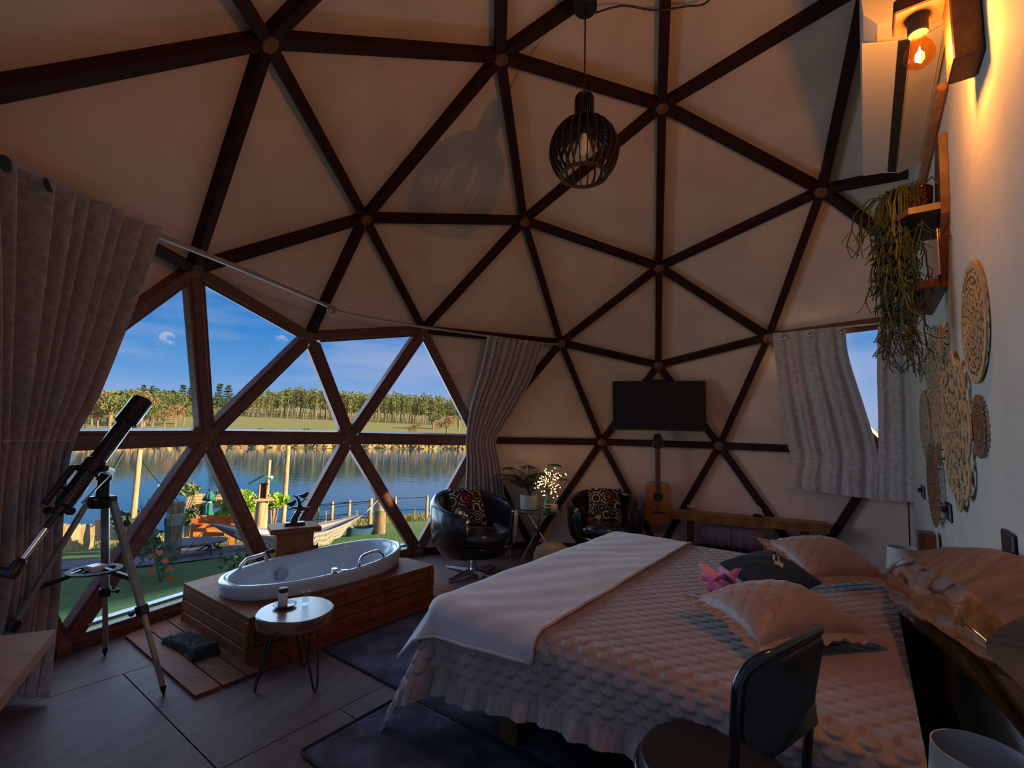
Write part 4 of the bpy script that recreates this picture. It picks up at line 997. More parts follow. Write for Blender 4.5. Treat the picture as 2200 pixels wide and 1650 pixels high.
def qcloth(name, c1, c2, rough=.48, sheen=.5):
    m_, t, b = new_mat(name); b.inputs['Roughness'].default_value = rough; b.inputs['Sheen Weight'].default_value = sheen; b.inputs['Sheen Roughness'].default_value = .4
    tcn = nd(t, 'ShaderNodeTexCoord'); n = nd(t, 'ShaderNodeTexNoise', Scale=5.0, Detail=5.0); t.links.new(tcn.outputs['Object'], n.inputs['Vector'])
    r = nd(t, 'ShaderNodeValToRGB'); r.color_ramp.elements[0].position = .35; r.color_ramp.elements[1].position = .65; r.color_ramp.elements[0].color = (*c1, 1); r.color_ramp.elements[1].color = (*c2, 1)
    t.links.new(n.outputs[0], r.inputs[0]); t.links.new(r.outputs[0], b.inputs['Base Color'])
    n2 = nd(t, 'ShaderNodeTexNoise', Scale=260.0, Detail=2.0); t.links.new(tcn.outputs['Object'], n2.inputs['Vector']); bp = nd(t, 'ShaderNodeBump'); bp.inputs['Strength'].default_value = .12; bp.inputs['Distance'].default_value = .003
    t.links.new(n2.outputs[0], bp.inputs['Height']); t.links.new(bp.outputs[0], b.inputs['Normal']); return m_
M['quilt'] = qcloth('taupe_satin_quilt', (.25, .175, .15), (.31, .22, .19))
M['runner'] = qcloth('beige_plush', (.42, .36, .36), (.50, .43, .43), .8, .6)
RC = .075
def drape(u, v, on, ov, flare=.10, lift=0.0, wav=.02):
    """u: distance in from the near side (negative = hanging over), v: distance from head; sheet laid over the bed box -> (a, d, z)"""
    if u < 0: u = u * (.55 + .45 * min(1, v / 1.66) ** 2)
    a_ = bN + u; d_ = bH + v; top = BT + lift
    eu = max(0, bN + .03 - a_) if a_ < (bN + bF) / 2 else max(0, a_ - bF + .03); su = -1 if a_ < (bN + bF) / 2 else 1
    ev = max(0, d_ - bFt + .03)
    e = math.hypot(eu, ev)
    if e < 1e-9: return a_, d_, top
    ca, cb = eu / e, ev / e
    corner = 2 * min(ca, cb)
    bend = PI / 2 * RC
    if e < bend: th = e / RC; out = RC * math.sin(th); dn = RC * (1 - math.cos(th))
    else: q = e - bend; out = RC + q * flare * (1 + 3.2 * corner); dn = RC + q * math.sqrt(1 - flare * flare)
    tpar = (d_ if ca > cb else a_)
    wv = wav * min(1, dn / .3) * (math.sin(tpar * 13.0) + .6 * math.sin(tpar * 23 + 1)) * (1 - .6 * corner)
    if corner > .05: wv += .035 * corner * math.sin(6 * math.atan2(cb, ca)) * min(1, dn / .25)
    out += wv + lift
    A = (bN + .03 if su < 0 else bF - .03) if eu > 0 else a_; Dd = bFt - .03 if ev > 0 else d_
    return A + su * ca * out, Dd + cb * out, max(top - dn, .03)
def sheet(u0, u1, v0, v1, nu, nv, lift, disp, flare, wav, mat_, name, parent=None, hem=None):
    U_, V_ = np.meshgrid(np.linspace(u0, u1, nu), np.linspace(v0, v1, nv), indexing='ij')
    Pt = np.array([[W(*drape(U_[i, j], V_[i, j], 0, 0, flare, lift, wav)) for j in range(nv)] for i in range(nu)])
    du = np.gradient(Pt, axis=0); dv = np.gradient(Pt, axis=1); nn = np.cross(du, dv); nn /= np.maximum(np.linalg.norm(nn, axis=2, keepdims=True), 1e-9)
    if nn[nu // 2, nv // 3, 2] < 0: nn = -nn
    if disp is not None: Pt = Pt + nn * disp(U_, V_)[..., None]
    return Pt
nu, nv = 400, 330
uN, uF, vF = -.32, bF - bN + .36, bFt - bH + .42
Pt = sheet(uN, uF, 0, vF, nu, nv, .018, lambda U_, V_: (.006 + .006 * np.clip(-U_ * 12 + 1, 0, 1)) * scallop(V_, 9 - U_), .10, .016, None, 'q')
g = G().grid(Pt.tolist())
ql = thing('quilted_bedspread', W((bN + bF) / 2, 1.0, BT), 'taupe satin bedspread with fish-scale quilting draped over the bed', 'bedspread')
obj('quilt', g, M['quilt'], ql, smooth=True)
hem = []
for rr_ in range(6):
    row = []
    for j in range(nv): p = Pt[0, j]; row.append(p + np.array([0, 0, -.012 * rr_]) - WD * (.004 * rr_ + .010 * (rr_ / 5) * math.sin(j * .35)))
    hem.append(row)
obj('hem_ruffle', G().grid(hem), M['quilt'], ql, smooth=True)
hem = []
for rr_ in range(6):
    hem.append([Pt[i, nv - 1] + np.array([0, 0, -.012 * rr_]) + WN * (.004 * rr_ + .010 * (rr_ / 5) * math.sin(i * .35)) for i in range(nu)])
obj('hem_ruffle', G().grid(hem), M['quilt'], ql, smooth=True)
rsn = np.random.default_rng(2)
def soft(U_, V_): return .003 * np.sin(U_ * 7 + 6 * V_) * np.sin(V_ * 9 - U_ * 3) + .0012 * np.sin(U_ * 23 + V_ * 31 + 2 * np.sin(U_ * 5))
Pr = sheet(-.155, bF - bN + .05, 1.34 - bH, bFt - bH + .235, 120, 60, .036, soft, .16, .010, None, 'r')
g = G().grid(Pr.tolist())
rn = thing('bed_runner', W((bN + bF) / 2, 1.6, BT + .03), 'beige plush throw laid across the foot of the bed', 'throw')
rbody = obj('cloth', g, M['runner'], rn, smooth=True)
sm_ = rbody.modifiers.new('thickness', 'SOLIDIFY'); sm_.thickness = .010; sm_.offset = 1
obj('edge_piping', G().tube([p for p in Pr[::2, 0]], .007, 6), M['runner'], rn, smooth=True)
obj('edge_piping', G().tube([p for p in Pr[0, ::2]], .007, 6), M['runner'], rn, smooth=True)

# ---- pillows
def pillow(name, c, ex, ey, ez, hw, hh, th, flange, mat_, label, quilt=True, cat='pillow', n=70, sag=.0):
    """cushion with a flat flange; ex, ey span it, ez is its thickness axis"""
    c = np.array(c, float); ex, ey, ez = nrm(ex), nrm(ey), nrm(ez)
    o = thing(name, c - ez * th * .5, label, cat)
    us = np.linspace(-1, 1, n); P = []; X, Y = np.meshgrid(us, us, indexing='ij')
    prof = np.clip((1 - np.abs(X) ** 2.6) * (1 - np.abs(Y) ** 2.6), 0, 1) ** .52
    pin = 1 - .07 * (np.abs(X) * np.abs(Y)) ** 0 * 0
    kx = 1 - .09 * (1 - np.abs(Y) ** 2) * np.abs(X) ** 3 * 0
    dz = (.0065) * scallop(Y * hh + 5, X * hw + 5) if quilt else .004 * np.sin(9 * X + 4 * Y) * np.sin(7 * Y)
    def side(sg):
        Z = sg * prof * th / 2; Z = Z + sg * dz * np.clip(prof * 2, 0, 1)
        pts = c + ex * (X * hw * (1 - .06 * (1 - Y ** 2)))[..., None] + ey * (Y * hh * (1 - .06 * (1 - X ** 2)))[..., None] + ez * Z[..., None] - UP * (sag * (X ** 2 + Y ** 2))[..., None]
        return pts
    A, B = side(1), side(-1)
    b_ = obj('front', G().grid(A.tolist()), mat_, o, smooth=True); obj('back', G().grid(B[::-1].tolist()), mat_, o, smooth=True)
    if flange:
        ring = []; per = []
        for i in range(n - 1): per.append((us[i], -1))
        for i in range(n - 1): per.append((1, us[i]))
        for i in range(n - 1): per.append((-us[i], 1))
        for i in range(n - 1): per.append((-1, -us[i]))
        rows = []
        for k, (x, y) in enumerate(per + per[:1]):
            p = c + ex * x * hw * (1 - .06 * (1 - y * y)) + ey * y * hh * (1 - .06 * (1 - x * x)) - UP * sag * (x * x + y * y)
            d_ = nrm(ex * (x if abs(x) == 1 else 0) + ey * (y if abs(y) == 1 else 0)) 
            dd = ex * (x if abs(x) > .93 else 0) + ey * (y if abs(y) > .93 else 0); w_ = .004 * math.sin(k * .31) + .003 * math.sin(k * .83)
            rows.append([p, p + dd * flange * .5 + ez * w_, p + dd * flange + ez * w_ * 1.8 - UP * .006])
        obj('flange', G().grid(rows), mat_, o, smooth=True)
    return o
QT = BT + .035
ex = nrm(np.array([*(WD * .16 + WN * .98)[:2], 0])); 
def up_axes(yaw_, tilt):       # pillow leaning against the headboard: long side along the wall, tilted back
    ex = WD * math.cos(yaw_) + WN * math.sin(yaw_); n0 = -WD * math.sin(yaw_) + WN * math.cos(yaw_)
    ez = n0 * math.sin(tilt) + UP * math.cos(tilt); ey = np.cross(ez, ex); return ex, ey, ez
e = up_axes(-.69, -.12); pillow('bed_pillow', W(-3.27, .615, QT + .085), *e, .245, .175, .16, .045, M['quilt'], 'taupe scale-quilted pillow with ruffled edge nearest the black chair', sag=.018)
e = up_axes(-.80, -.35); pillow('bed_pillow', W(-2.33, .52, QT + .12), *e, .215, .165, .15, .04, M['quilt'], 'taupe scale-quilted pillow at the far side behind the navy cushion', sag=.01)
M['navy'] = qcloth('navy_velvet', (.006, .022, .050), (.009, .030, .065), .75, .05)
e = up_axes(-.30, -.30); nc = pillow('navy_cushion', W(-2.84, .70, QT + .105), *e, .21, .15, .13, 0, M['navy'], 'navy velvet cushion with white printed sign lying against the pillows', False, 'cushion', 40)
# white line motif on the cushion
ncen = W(-2.84, .70, QT + .105); exn, eyn, ezn = [nrm(q) for q in e]
def on_c(x, y):
    pr = max(0, (1 - abs(x) ** 2.6) * (1 - abs(y) ** 2.6)) ** .52; return ncen + exn * x * .21 * (1 - .06 * (1 - y * y)) + eyn * y * .15 * (1 - .06 * (1 - x * x)) + ezn * (pr * .065 + .005)
for pts in ([(-.05, .0), (.28, .25), (.36, .12), (.02, -.12)], [(-.02, -.30), (.0, -.16), (-.08, -.06)], [(-.10, -.34), (-.08, -.20), (-.16, -.10)], [(-.18, -.38), (-.16, -.24), (-.24, -.14)], [(.05, .05), (.22, .18)]):
    obj('print', G().tube([on_c(x, y) for x, y in pts], .0028, 5), M['white'], nc)
# pink flower
fc = W(-3.12, .86, QT + .012)
pf = thing('pink_orchid', fc, 'pink artificial blossom resting on the quilt by the navy cushion', 'flower')
m_, t, b = new_mat('pink_petals'); b.inputs['Base Color'].default_value = (.85, .38, .58, 1); b.inputs['Roughness'].default_value = .5; b.inputs['Subsurface Weight'].default_value = .1
rs = np.random.default_rng(21)
for k in range(17):
    an = rs.random() * 6.28; el_ = rs.uniform(.1, 1.25); dv = np.array([math.cos(an) * math.cos(el_), math.sin(an) * math.cos(el_), math.sin(el_)]); base_ = fc + np.array([rs.normal() * .02, rs.normal() * .035, .02 + .075 * rs.random()])
    sdv = nrm(np.cross(dv, [.2, .1, 1])); up_ = np.cross(sdv, dv); P = []
    for u in np.linspace(0, 1, 6):
        w_ = .046 * math.sin(PI * (.12 + .80 * u)); P.append([base_ + dv * u * .095 + sdv * w_ * s_ + up_ * (.016 * s_ * s_ - .02 * u * u) for s_ in (-1, -.5, 0, .5, 1)])
    obj('petal', G().grid(P), m_, pf, smooth=True)
obj('stem', G().tube([fc + [-.02, -.02, -.002], fc + [0, 0, .02], fc + [.01, .02, .05]], .004, 6), M['leafB'], pf)

# ================================================================== live-edge headboard
M['slab'] = wood('lacquered_slab', (.085, .026, .008), (.40, .15, .045), .10, (4, 1.4, 5), 2.3, .06, coat=.9)
M['slabtop'] = wood('slab_top', (.10, .045, .020), (.22, .115, .055), .5, (6, 1.5, 6), 2.5, .1)
S_ = []   # per station along the wall: points (d, z) going round the section
for a_, pts in ((-2.02, [(.10, .66), (.12, .70), (.15, .69), (.18, .66), (.205, .62), (.19, .58), (.13, .58)]),
                (-2.10, [(.05, .62), (.09, .76), (.145, .745), (.205, .69), (.252, .62), (.235, .55), (.12, .54)]),
                (-2.35, [(.035, .62), (.06, .81), (.165, .77), (.225, .715), (.262, .645), (.235, .56), (.10, .54)]),
                (-2.75, [(.02, .60), (.035, .90), (.165, .835), (.23, .785), (.262, .71), (.225, .60), (.09, .55)]),
                (-3.10, [(.02, .60), (.02, .965), (.150, .87), (.21, .82), (.240, .75), (.195, .655), (.09, .58)]),
                (-3.45, [(.02, .60), (.02, 1.025), (.142, .925), (.195, .87), (.215, .80), (.165, .735), (.08, .62)]),
                (-3.80, [(.02, .62), (.02, 1.07), (.140, .985), (.180, .93), (.19, .87), (.14, .83), (.07, .70)]),
                (-4.12, [(.02, .70), (.02, 1.09), (.135, 1.03), (.165, .98), (.165, .93), (.12, .88), (.06, .78)]),
                (-4.20, [(.03, .80), (.03, 1.05), (.11, 1.0), (.13, .97), (.13, .94), (.10, .91), (.06, .86)])):
    S_.append((a_, pts))
P = []
fa = np.array([s[0] for s in S_]); fp = np.array([s[1] for s in S_])
ga = np.linspace(fa.max(), fa.min(), 120); gp_s = np.stack([np.stack([np.interp(ga[::-1], fa[::-1], fp[::-1, k, c_])[::-1] for c_ in (0, 1)], 1) for k in range(7)], 1)
ker = np.exp(-np.linspace(-2, 2, 13) ** 2); ker /= ker.sum(); pad_ = np.concatenate([np.repeat(gp_s[:1], 6, 0), gp_s, np.repeat(gp_s[-1:], 6, 0)])
fp = np.stack([(pad_[i:i + 13] * ker[:, None, None]).sum(0) for i in range(120)]); fa = ga
for a_ in np.linspace(fa.max(), fa.min(), 60):
    row = []
    for k in range(7):
        d_ = np.interp(a_, fa[::-1], fp[::-1, k, 0]); z_ = np.interp(a_, fa[::-1], fp[::-1, k, 1]); row.append((d_, z_))
    fine = []
    for k in range(7):          # round the section
        p0, p1, p2, p3 = (np.array(row[(k + q) % 7]) for q in (-1, 0, 1, 2))
        for u in (0, .25, .5, .75):
            cat_ = .5 * ((2 * p1) + (-p0 + p2) * u + (2 * p0 - 5 * p1 + 4 * p2 - p3) * u * u + (-p0 + 3 * p1 - 3 * p2 + p3) * u ** 3)
            lin = p1 + (p2 - p1) * u; q = .35 * lin + .65 * cat_ if k not in (0, 6) else lin; wv = .004 * math.sin(a_ * 7 + k * 2.1) if k in (2, 3, 4) else 0
            fine.append(W(a_, max(q[0] + wv, .012), q[1] + wv * .6))
    P.append(fine + fine[:1])
g = G().grid(P); k0 = len(P[0]); g.f.append(tuple(range(k0 - 1))); g.f.append(tuple(range((len(P) - 1) * k0 + k0 - 2, (len(P) - 1) * k0 - 1, -1)))
hb_ = obj('live_edge_headboard', g, M['slab'], smooth=60); hb_.data.materials.append(M['slabtop'])
for pl_ in hb_.data.polygons:
    if len(pl_.vertices) == 4 and 4 <= pl_.index % 28 < 8: pl_.material_index = 1
tag(hb_, 'thick glossy live-edge wooden slab fixed to the wall above the bed head', 'headboard')
# ================================================================== bedside lamps on log stands
M['shade'] = mat('lamp_shade_fabric', (.55, .52, .48), .8, bump=.1, bscale=300)
def bedside(a_, d_, ztop, r0, r1, hs, lab, lab2):
    c = W(a_, d_, 0); zt = ztop - hs - .16
    s = thing('log_nightstand', c, lab2, 'nightstand')
    obj('log', G().lathe([(.12, 0), (.125, .03), (.115, zt * .5), (.12, zt - .02), (.11, zt)], c, 20), M['bedwood'], s, smooth=40)
    l_ = thing('bedside_lamp', c + [0, 0, zt + .001], lab, 'lamp')
    obj('base', G().lathe([(.055, .001), (.055, .015), (.02, .022), (.016, .17)], c + [0, 0, zt], 16), M['darkwood'], l_, smooth=40)
    g = G().lathe([(r0, ztop - hs), (r1, ztop), (r1 - .003, ztop), (r0 - .003, ztop - hs)], c, 32, caps=False)
    obj('shade', g, M['shade'], l_, smooth=40)
    obj('bulb', G().ball(c + [0, 0, ztop - hs * .5], .03, 10, 8), M['white'], l_, smooth=True)
lnp = at_wall(2150, 1605, .135)
bedside(-4.02, .135, .685, .098, .085, .16, 'white cylindrical bedside lamp shade in the lower right corner', 'dark log nightstand under the near bedside lamp')
bedside(-1.72, .155, .70, .085, .075, .13, 'white bedside lamp shade beyond the far end of the headboard', 'dark log nightstand beyond the far pillow')
# ================================================================== black dining chair
cc = W(-4.08, .635, 0); fdir = nrm(WD * .30 + WN * .953); sdir = np.array([fdir[1], -fdir[0], 0])
M['vinyl'] = mat('black_vinyl', (.012, .010, .010), .38, bump=.05, bscale=200)
ch = thing('cafe_chair', cc, 'black padded cafe chair with shiny bent frame beside the bed', 'chair')
sc_ = cc + fdir * .04 + [0, 0, .455]; g = G()
P = []
for k, z_ in ((.96, -.03), (1.0, -.02), (1.0, .01), (.96, .024), (.8, .03), (.01, .032)):
    P.append([sc_ + fdir * (.185 * k * math.cos(t_)) + sdir * .19 * k * math.sin(t_) + UP * z_ for t_ in np.linspace(0, 2 * PI, 33)])
P = [[P[i][j] for i in range(len(P))] for j in range(33)]
obj('seat', G().grid(P), M['vinyl'], ch, smooth=40)
obj('seat_ring', G().tube([sc_ + fdir * .19 * math.cos(t_) + sdir * .195 * math.sin(t_) - UP * .015 for t_ in np.linspace(0, 2 * PI, 33)[:-1]], .011, 8, closed=True), M['gloss'], ch, smooth=True)
bc = cc - fdir * .195 + [0, 0, .745]; bup = nrm(UP - fdir * .10); bnm = np.cross(sdir, bup)
def rrect(w_, h_, r, n=8):
    pts = []
    for (cx, cy, a_) in ((w_ - r, h_ - r, 0), (-w_ + r, h_ - r, PI / 2), (-w_ + r, -h_ + r, PI), (w_ - r, -h_ + r, 1.5 * PI)):
        for k in range(n + 1): t_ = a_ + k * PI / 2 / n; pts.append((cx + r * math.cos(t_), cy + r * math.sin(t_)))
    return pts
rows = []
for k, off in ((.90, -.022), (1.0, -.012), (1.0, .012), (.90, .022)):
    rows.append([bc + sdir * x * k + bup * y * k + bnm * (off + .06 * (x / .18) ** 2 * -1) for x, y in rrect(.175, .108, .07)])
rows = [[bc + bnm * -.024] * 36] + rows + [[bc + bnm * .024] * 36]
rows = [r + r[:1] for r in rows]
obj('backrest', G().grid(rows), M['vinyl'], ch, smooth=50)
fr = [bc + sdir * x * 1.10 + bup * y * 1.07 + bnm * (-.06 * (x / .18) ** 2) for x, y in rrect(.175, .108, .075)[0:18]]
fr = [bc + sdir * .185 - bup * .30 + bnm * -.05] + fr + [bc - sdir * .185 - bup * .30 + bnm * -.05]
obj('back_frame', G().tube(fr, .012, 8), M['gloss'], ch, smooth=True)
for sx_ in (-1, 1):
    for sy_ in (-1, 1):
        p = sc_ + sdir * .15 * sx_ + fdir * .15 * sy_ - UP * .03; q = cc + sdir * .19 * sx_ + fdir * (.04 + .19 * sy_) + UP * .004
        obj('leg', G().cyl(p, q, .012, .010, 10), M['gloss'], ch, smooth=40)
# ================================================================== curtains
M['curtain'] = mat('linen_curtain', (.40, .32, .305), .9, var=.12, vscale=30, bump=.25, bscale=220, sheen=.2)
M['curtainR'] = mat('window_curtain_cloth', (.56, .45, .42), .9, var=.1, vscale=30, bump=.2, bscale=240, sheen=.2)
def catmull(rows, t):
    n_ = len(rows); k = min(int(t * (n_ - 1)), n_ - 2); u = t * (n_ - 1) - k
    p = [np.array(rows[max(0, min(n_ - 1, k + q))]) for q in (-1, 0, 1, 2)]
    return .5 * ((2 * p[1]) + (-p[0] + p[2]) * u + (2 * p[0] - 5 * p[1] + 4 * p[2] - p[3]) * u * u + (-p[0] + 3 * p[1] - 3 * p[2] + p[3]) * u ** 3)
def curtain(name, rows, pleats, amp, mat_, label, ncol=150, nrow=70, ph=0.0, ctr=(0, 0), tname=None, seed=1):
    """rows: list of (left point, right point, pleat depth factor) from top to hem"""
    o = thing(name, (np.array(rows[-1][0]) + np.array(rows[-1][1])) / 2, label, 'curtain')
    rs = np.random.default_rng(seed); ph_ = [rs.uniform(0, 6.28) for _ in range(4)]
    L = [r[0] for r in rows]; R = [r[1] for r in rows]; A = [np.array([r[2]]) for r in rows]; P = []
    for i in range(nrow):
        t = i / (nrow - 1); l, r, a_ = catmull(L, t), catmull(R, t), float(catmull(A, t)[0]); row = []
        inn = np.array([ctr[0] - (l + r)[0] / 2, ctr[1] - (l + r)[1] / 2, 0]); inn = nrm(inn)
        for j in range(ncol):
            u = j / (ncol - 1); w_ = u + .012 * math.sin(2 * PI * 3 * u + ph_[0])
            f = 2 * PI * pleats * w_ + ph + .4 * math.sin(3 * t + ph_[1])
            d = amp * a_ * (math.sin(f) + .45 * math.sin(2 * f + ph_[2]) + .35 * math.sin(.37 * f + ph_[3]))
            row.append(l + (r - l) * u + inn * d)
        P.append(row)
    obj('cloth', G().grid(P), mat_, o, smooth=True); return o, P
# big left curtain
S = at_sph
rows = [((S(0, 340, .93) + (S(0, 340, .93) - S(340, 492, .93)) * .85), S(342, 492, .93), 1.0),
        ((S(-40, 560, .93) + (S(-40, 560, .93) - S(255, 690, .93)) * .7), S(268, 690, .93), 1.1),
        ((S(-60, 780, .92) + (S(-60, 780, .92) - S(205, 850, .92)) * .5), S(203, 855, .93), .9),
        (S(-170, 955, .935), S(158, 950, .935), .5),
        (S(-170, 1060, .93), S(130, 1075, .93), .8),
        (S(-190, 1250, .92), S(114, 1280, .92), 1.0),
        (at_z(-230, 1500, .02), at_z(95, 1500, .02), 1.0)]
cl_, Pc = curtain('drawn_curtain', rows, 15, .036, M['curtain'], 'large dark linen curtain gathered at the left edge beside the telescope', 260, 90, seed=4)
ti = 44
obj('stitched_tie', G().tube([p for p in Pc[ti][::4]], .010, 6), M['curtain'], cl_)
for px, py in ((12, 352), (106, 396)):
    p = S(px, py, .915); obj('grommet', G().lathe([(.018, -.004), (.028, -.003), (.028, .003), (.018, .004)], p, 14, ax=(UP, nrm(np.cross(UP, p - [0, 0, ZC])), nrm(p - [0, 0, ZC]))), M['blackm'], cl_)
# right-hand curtain of the big window
rows = [(S(1047, 720, .955), S(1168, 737, .955), .7), (S(1030, 800, .95), S(1140, 815, .95), .9), (S(1010, 872, .945), S(1098, 890, .945), .8), (S(1001, 945, .935), S(1066, 945, .935), .5),
        (S(1001, 990, .93), S(1074, 1000, .93), .8), (S(998, 1065, .925), S(1085, 1080, .925), 1.0), (S(996, 1180, .92), S(1095, 1195, .92), 1.0)]
cr2, Pc = curtain('drawn_curtain', rows, 9, .026, M['curtain'], 'beige linen curtain gathered behind the left armchair', 150, 70, seed=8)
obj('stitched_tie', G().tube([p for p in Pc[34][::3]], .008, 6), M['curtain'], cr2)
# curtain pipe and rope
M['rope'] = mat('pale_rope', (.42, .33, .27), .9, bump=.6, bscale=150)
cp = thing('curtain_rail', S(520, 580, .935), 'pale curtain pipe continued by a knotted rope along the dome wall', 'curtain rail')
pipe = [S(-20, 330, .94), S(335, 504, .94), S(520, 578, .94), S(712, 660, .945)]
obj('pipe', G().tube(pipe, .016, 10), mat('grey_pipe', (.36, .30, .28), .5), cp, smooth=True)
obj('knot', G().ball(S(713, 662, .94), .030, 10, 8).ball(S(716, 672, .938), .02, 8, 6).tube([S(705, 655, .93), S(722, 660, .93), S(716, 676, .93), S(704, 668, .93)], .010, 6, True), M['rope'], cp, smooth=True)
obj('rope', G().tube([S(715, 664, .943), S(760, 676, .95), S(905, 702, .962), S(1048, 722, .965), S(1170, 738, .965), S(1200, 740, .97)], .011, 8), M['rope'], cp, smooth=True)
# small right window: two tied-down panels on a rod
rows = [(S(1660, 716, .955), S(1816, 702, .955), .5), (S(1668, 790, .955), S(1824, 768, .955), .6), (S(1681, 880, .955), S(1856, 870, .955), .9), (S(1694, 955, .955), S(1879, 945, .955), 1.1), (S(1701, 984, .955), S(1887, 986, .955), .7), (S(1693, 1020, .95), S(1886, 1030, .95), .9), (S(1691, 1047, .95), S(1885, 1074, .95), .8)]
c3, Pc = curtain('window_curtain', rows, 4.3, .020, M['curtainR'], 'taupe curtain panel tied low over the small window, left of the bright gap', 120, 70, seed=12)
obj('rod_pocket', G().tube([p for p in Pc[46][::3]], .006, 6), M['curtainR'], c3)
rows = [(S(1886, 691, .955), S(1952, 688, .952), .5), (S(1884, 800, .955), S(1958, 800, .952), .6), (S(1887, 900, .955), S(1964, 900, .952), .7), (S(1887, 984, .955), S(1968, 984, .952), .5), (S(1887, 1074, .95), S(1972, 1080, .95), .6)]
c4, Pc = curtain('window_curtain', rows, 2.2, .014, M['curtainR'], 'narrow taupe curtain panel between the bright gap and the partition wall', 60, 60, seed=15)
wr = thing('window_curtain_rod', S(1800, 704, .965), 'thin metal curtain rod with rings over the small right window', 'curtain rod')
obj('rod', G().tube([S(1652, 718, .965), S(1800, 704, .962), S(1950, 688, .962)], .008, 8), M['steel'], wr, smooth=True)
for px, py in ((1683, 726), (1742, 718), (1810, 711), (1921, 696)):
    p = S(px, py, .945); d = nrm(p - [0, 0, ZC]); obj('ring', G().lathe([(.014, -.004), (.023, -.003), (.023, .003), (.014, .004)], p, 14, ax=(nrm(np.cross(UP, d)), UP, d)), M['steel'], wr, smooth=True)

# ================================================================== television
tv = thing('television', (3.02, .005, 1.385), 'flat black television hung on the dome wall above the guitar', 'television')
AXD = (np.array([0, 1., 0]), np.array([1., 0, 0]), UP)
obj('cabinet', G().bbox((3.03, .005, 1.655), .985, .045, .545, .008, AXD), M['black'], tv)
obj('screen', G().box((3.006, .005, 1.66), .965, .003, .52, AXD), mat('dark_screen', (.005, .004, .010), .5, spec=.25), tv)
obj('wall_mount', G().beam((3.05, 0, 1.75), (3.20, 0, 1.75), .12, .2, UP).beam((3.05, .18, 1.62), (3.05, -.18, 1.62), .06, .03, UP), M['blackm'], tv)
# ================================================================== guitar
M['spruce'] = wood('guitar_top', (.34, .12, .028), (.48, .19, .048), .3, (2, 2, 20), 3, .05, coat=.4)
gx = 3.13
gt = thing('acoustic_guitar', (gx, .01, .33), 'orange acoustic guitar hung by its headstock below the television', 'guitar')
def gout(z_):   # half width by height over the body (0..0.47)
    t_ = z_ / .47
    return .001 + np.interp(t_, [0, .03, .12, .28, .45, .58, .70, .85, .95, .985, 1], [0, .07, .145, .170, .150, .122, .125, .140, .115, .07, 0])
zs = np.concatenate([np.linspace(0, .06, 8), np.linspace(.08, .41, 18), np.linspace(.42, .47, 8)]); out_ = [(gout(z_), z_) for z_ in zs] + [(-gout(z_), z_) for z_ in zs[::-1][1:-1]]
bz0 = .345
top = [np.array([gx, .01 + y, bz0 + z_]) for y, z_ in out_]
obj('body', G().prism([p + [.004, 0, 0] for p in top][::-1], (.085, 0, 0)), M['darkwood'], gt, smooth=30)
sb = obj('soundboard', G().prism([p * 1.0 for p in top][::-1], (.004, 0, 0)), M['spruce'], gt)
obj('soundhole', G().lathe([(.001, 0), (.047, 0), (.047, .002), (.001, .002)], (gx - .0025, .01, bz0 + .31), 24, ax=(np.array([0, 1., 0]), UP, np.array([1., 0, 0]))), M['blackm'], sb)
obj('rosette', G().lathe([(.049, 0), (.058, 0), (.058, .001), (.049, .001)], (gx - .002, .01, bz0 + .31), 24, ax=(np.array([0, 1., 0]), UP, np.array([1., 0, 0])), caps=False), M['darkwood'], sb)
obj('bridge', G().bbox((gx - .004, .01, bz0 + .14), .14, .008, .022, .003, AXD), M['darkwood'], sb)
nk = obj('neck', G().bbox((gx + .006, .01, bz0 + .615), .056, .028, .43, .006, AXD), M['darkwood'], gt)
obj('fretboard', G().box((gx - .010, .01, bz0 + .60), .054, .006, .47, AXD), mat('fretboard', (.10, .035, .03), .4), nk)
hd_ = [(-.030, 0), (-.042, .03), (-.044, .12), (-.036, .155), (-.015, .168), (.015, .168), (.036, .155), (.044, .12), (.042, .03), (.030, 0)]
hk = obj('headstock', G().prism([np.array([gx + .004 + z_ * .2, .01 + y, bz0 + .835 + z_]) for y, z_ in hd_], (.016, 0, 0)), M['blackm'], gt)
for k in range(3):
    for sy in (-1, 1): obj('tuning_peg', G().cyl((gx + .012 + .2 * (.04 + k * .035), .01 + sy * .042, bz0 + .875 + k * .035), (gx + .012 + .2 * (.04 + k * .035), .01 + sy * .060, bz0 + .875 + k * .035), .005, .009, 8), M['steel'], hk)
g = G()
for k in range(6): y = .01 - .02 + .008 * k; g.cyl((gx - .012, y, bz0 + .14), (gx - .012, y * .8 + .002, bz0 + .84), .0007, n=4)
obj('strings', g, M['steel'], gt)
obj('hanger', G().tube([(gx + .14, .01, bz0 + .86), (gx + .05, .01, bz0 + .85), (gx + .03, -.025, bz0 + .85), (gx - .01, -.03, bz0 + .85)], .006, 6).tube([(gx + .05, .01, bz0 + .85), (gx + .03, .045, bz0 + .85), (gx - .01, .05, bz0 + .85)], .006, 6), M['black'], gt)
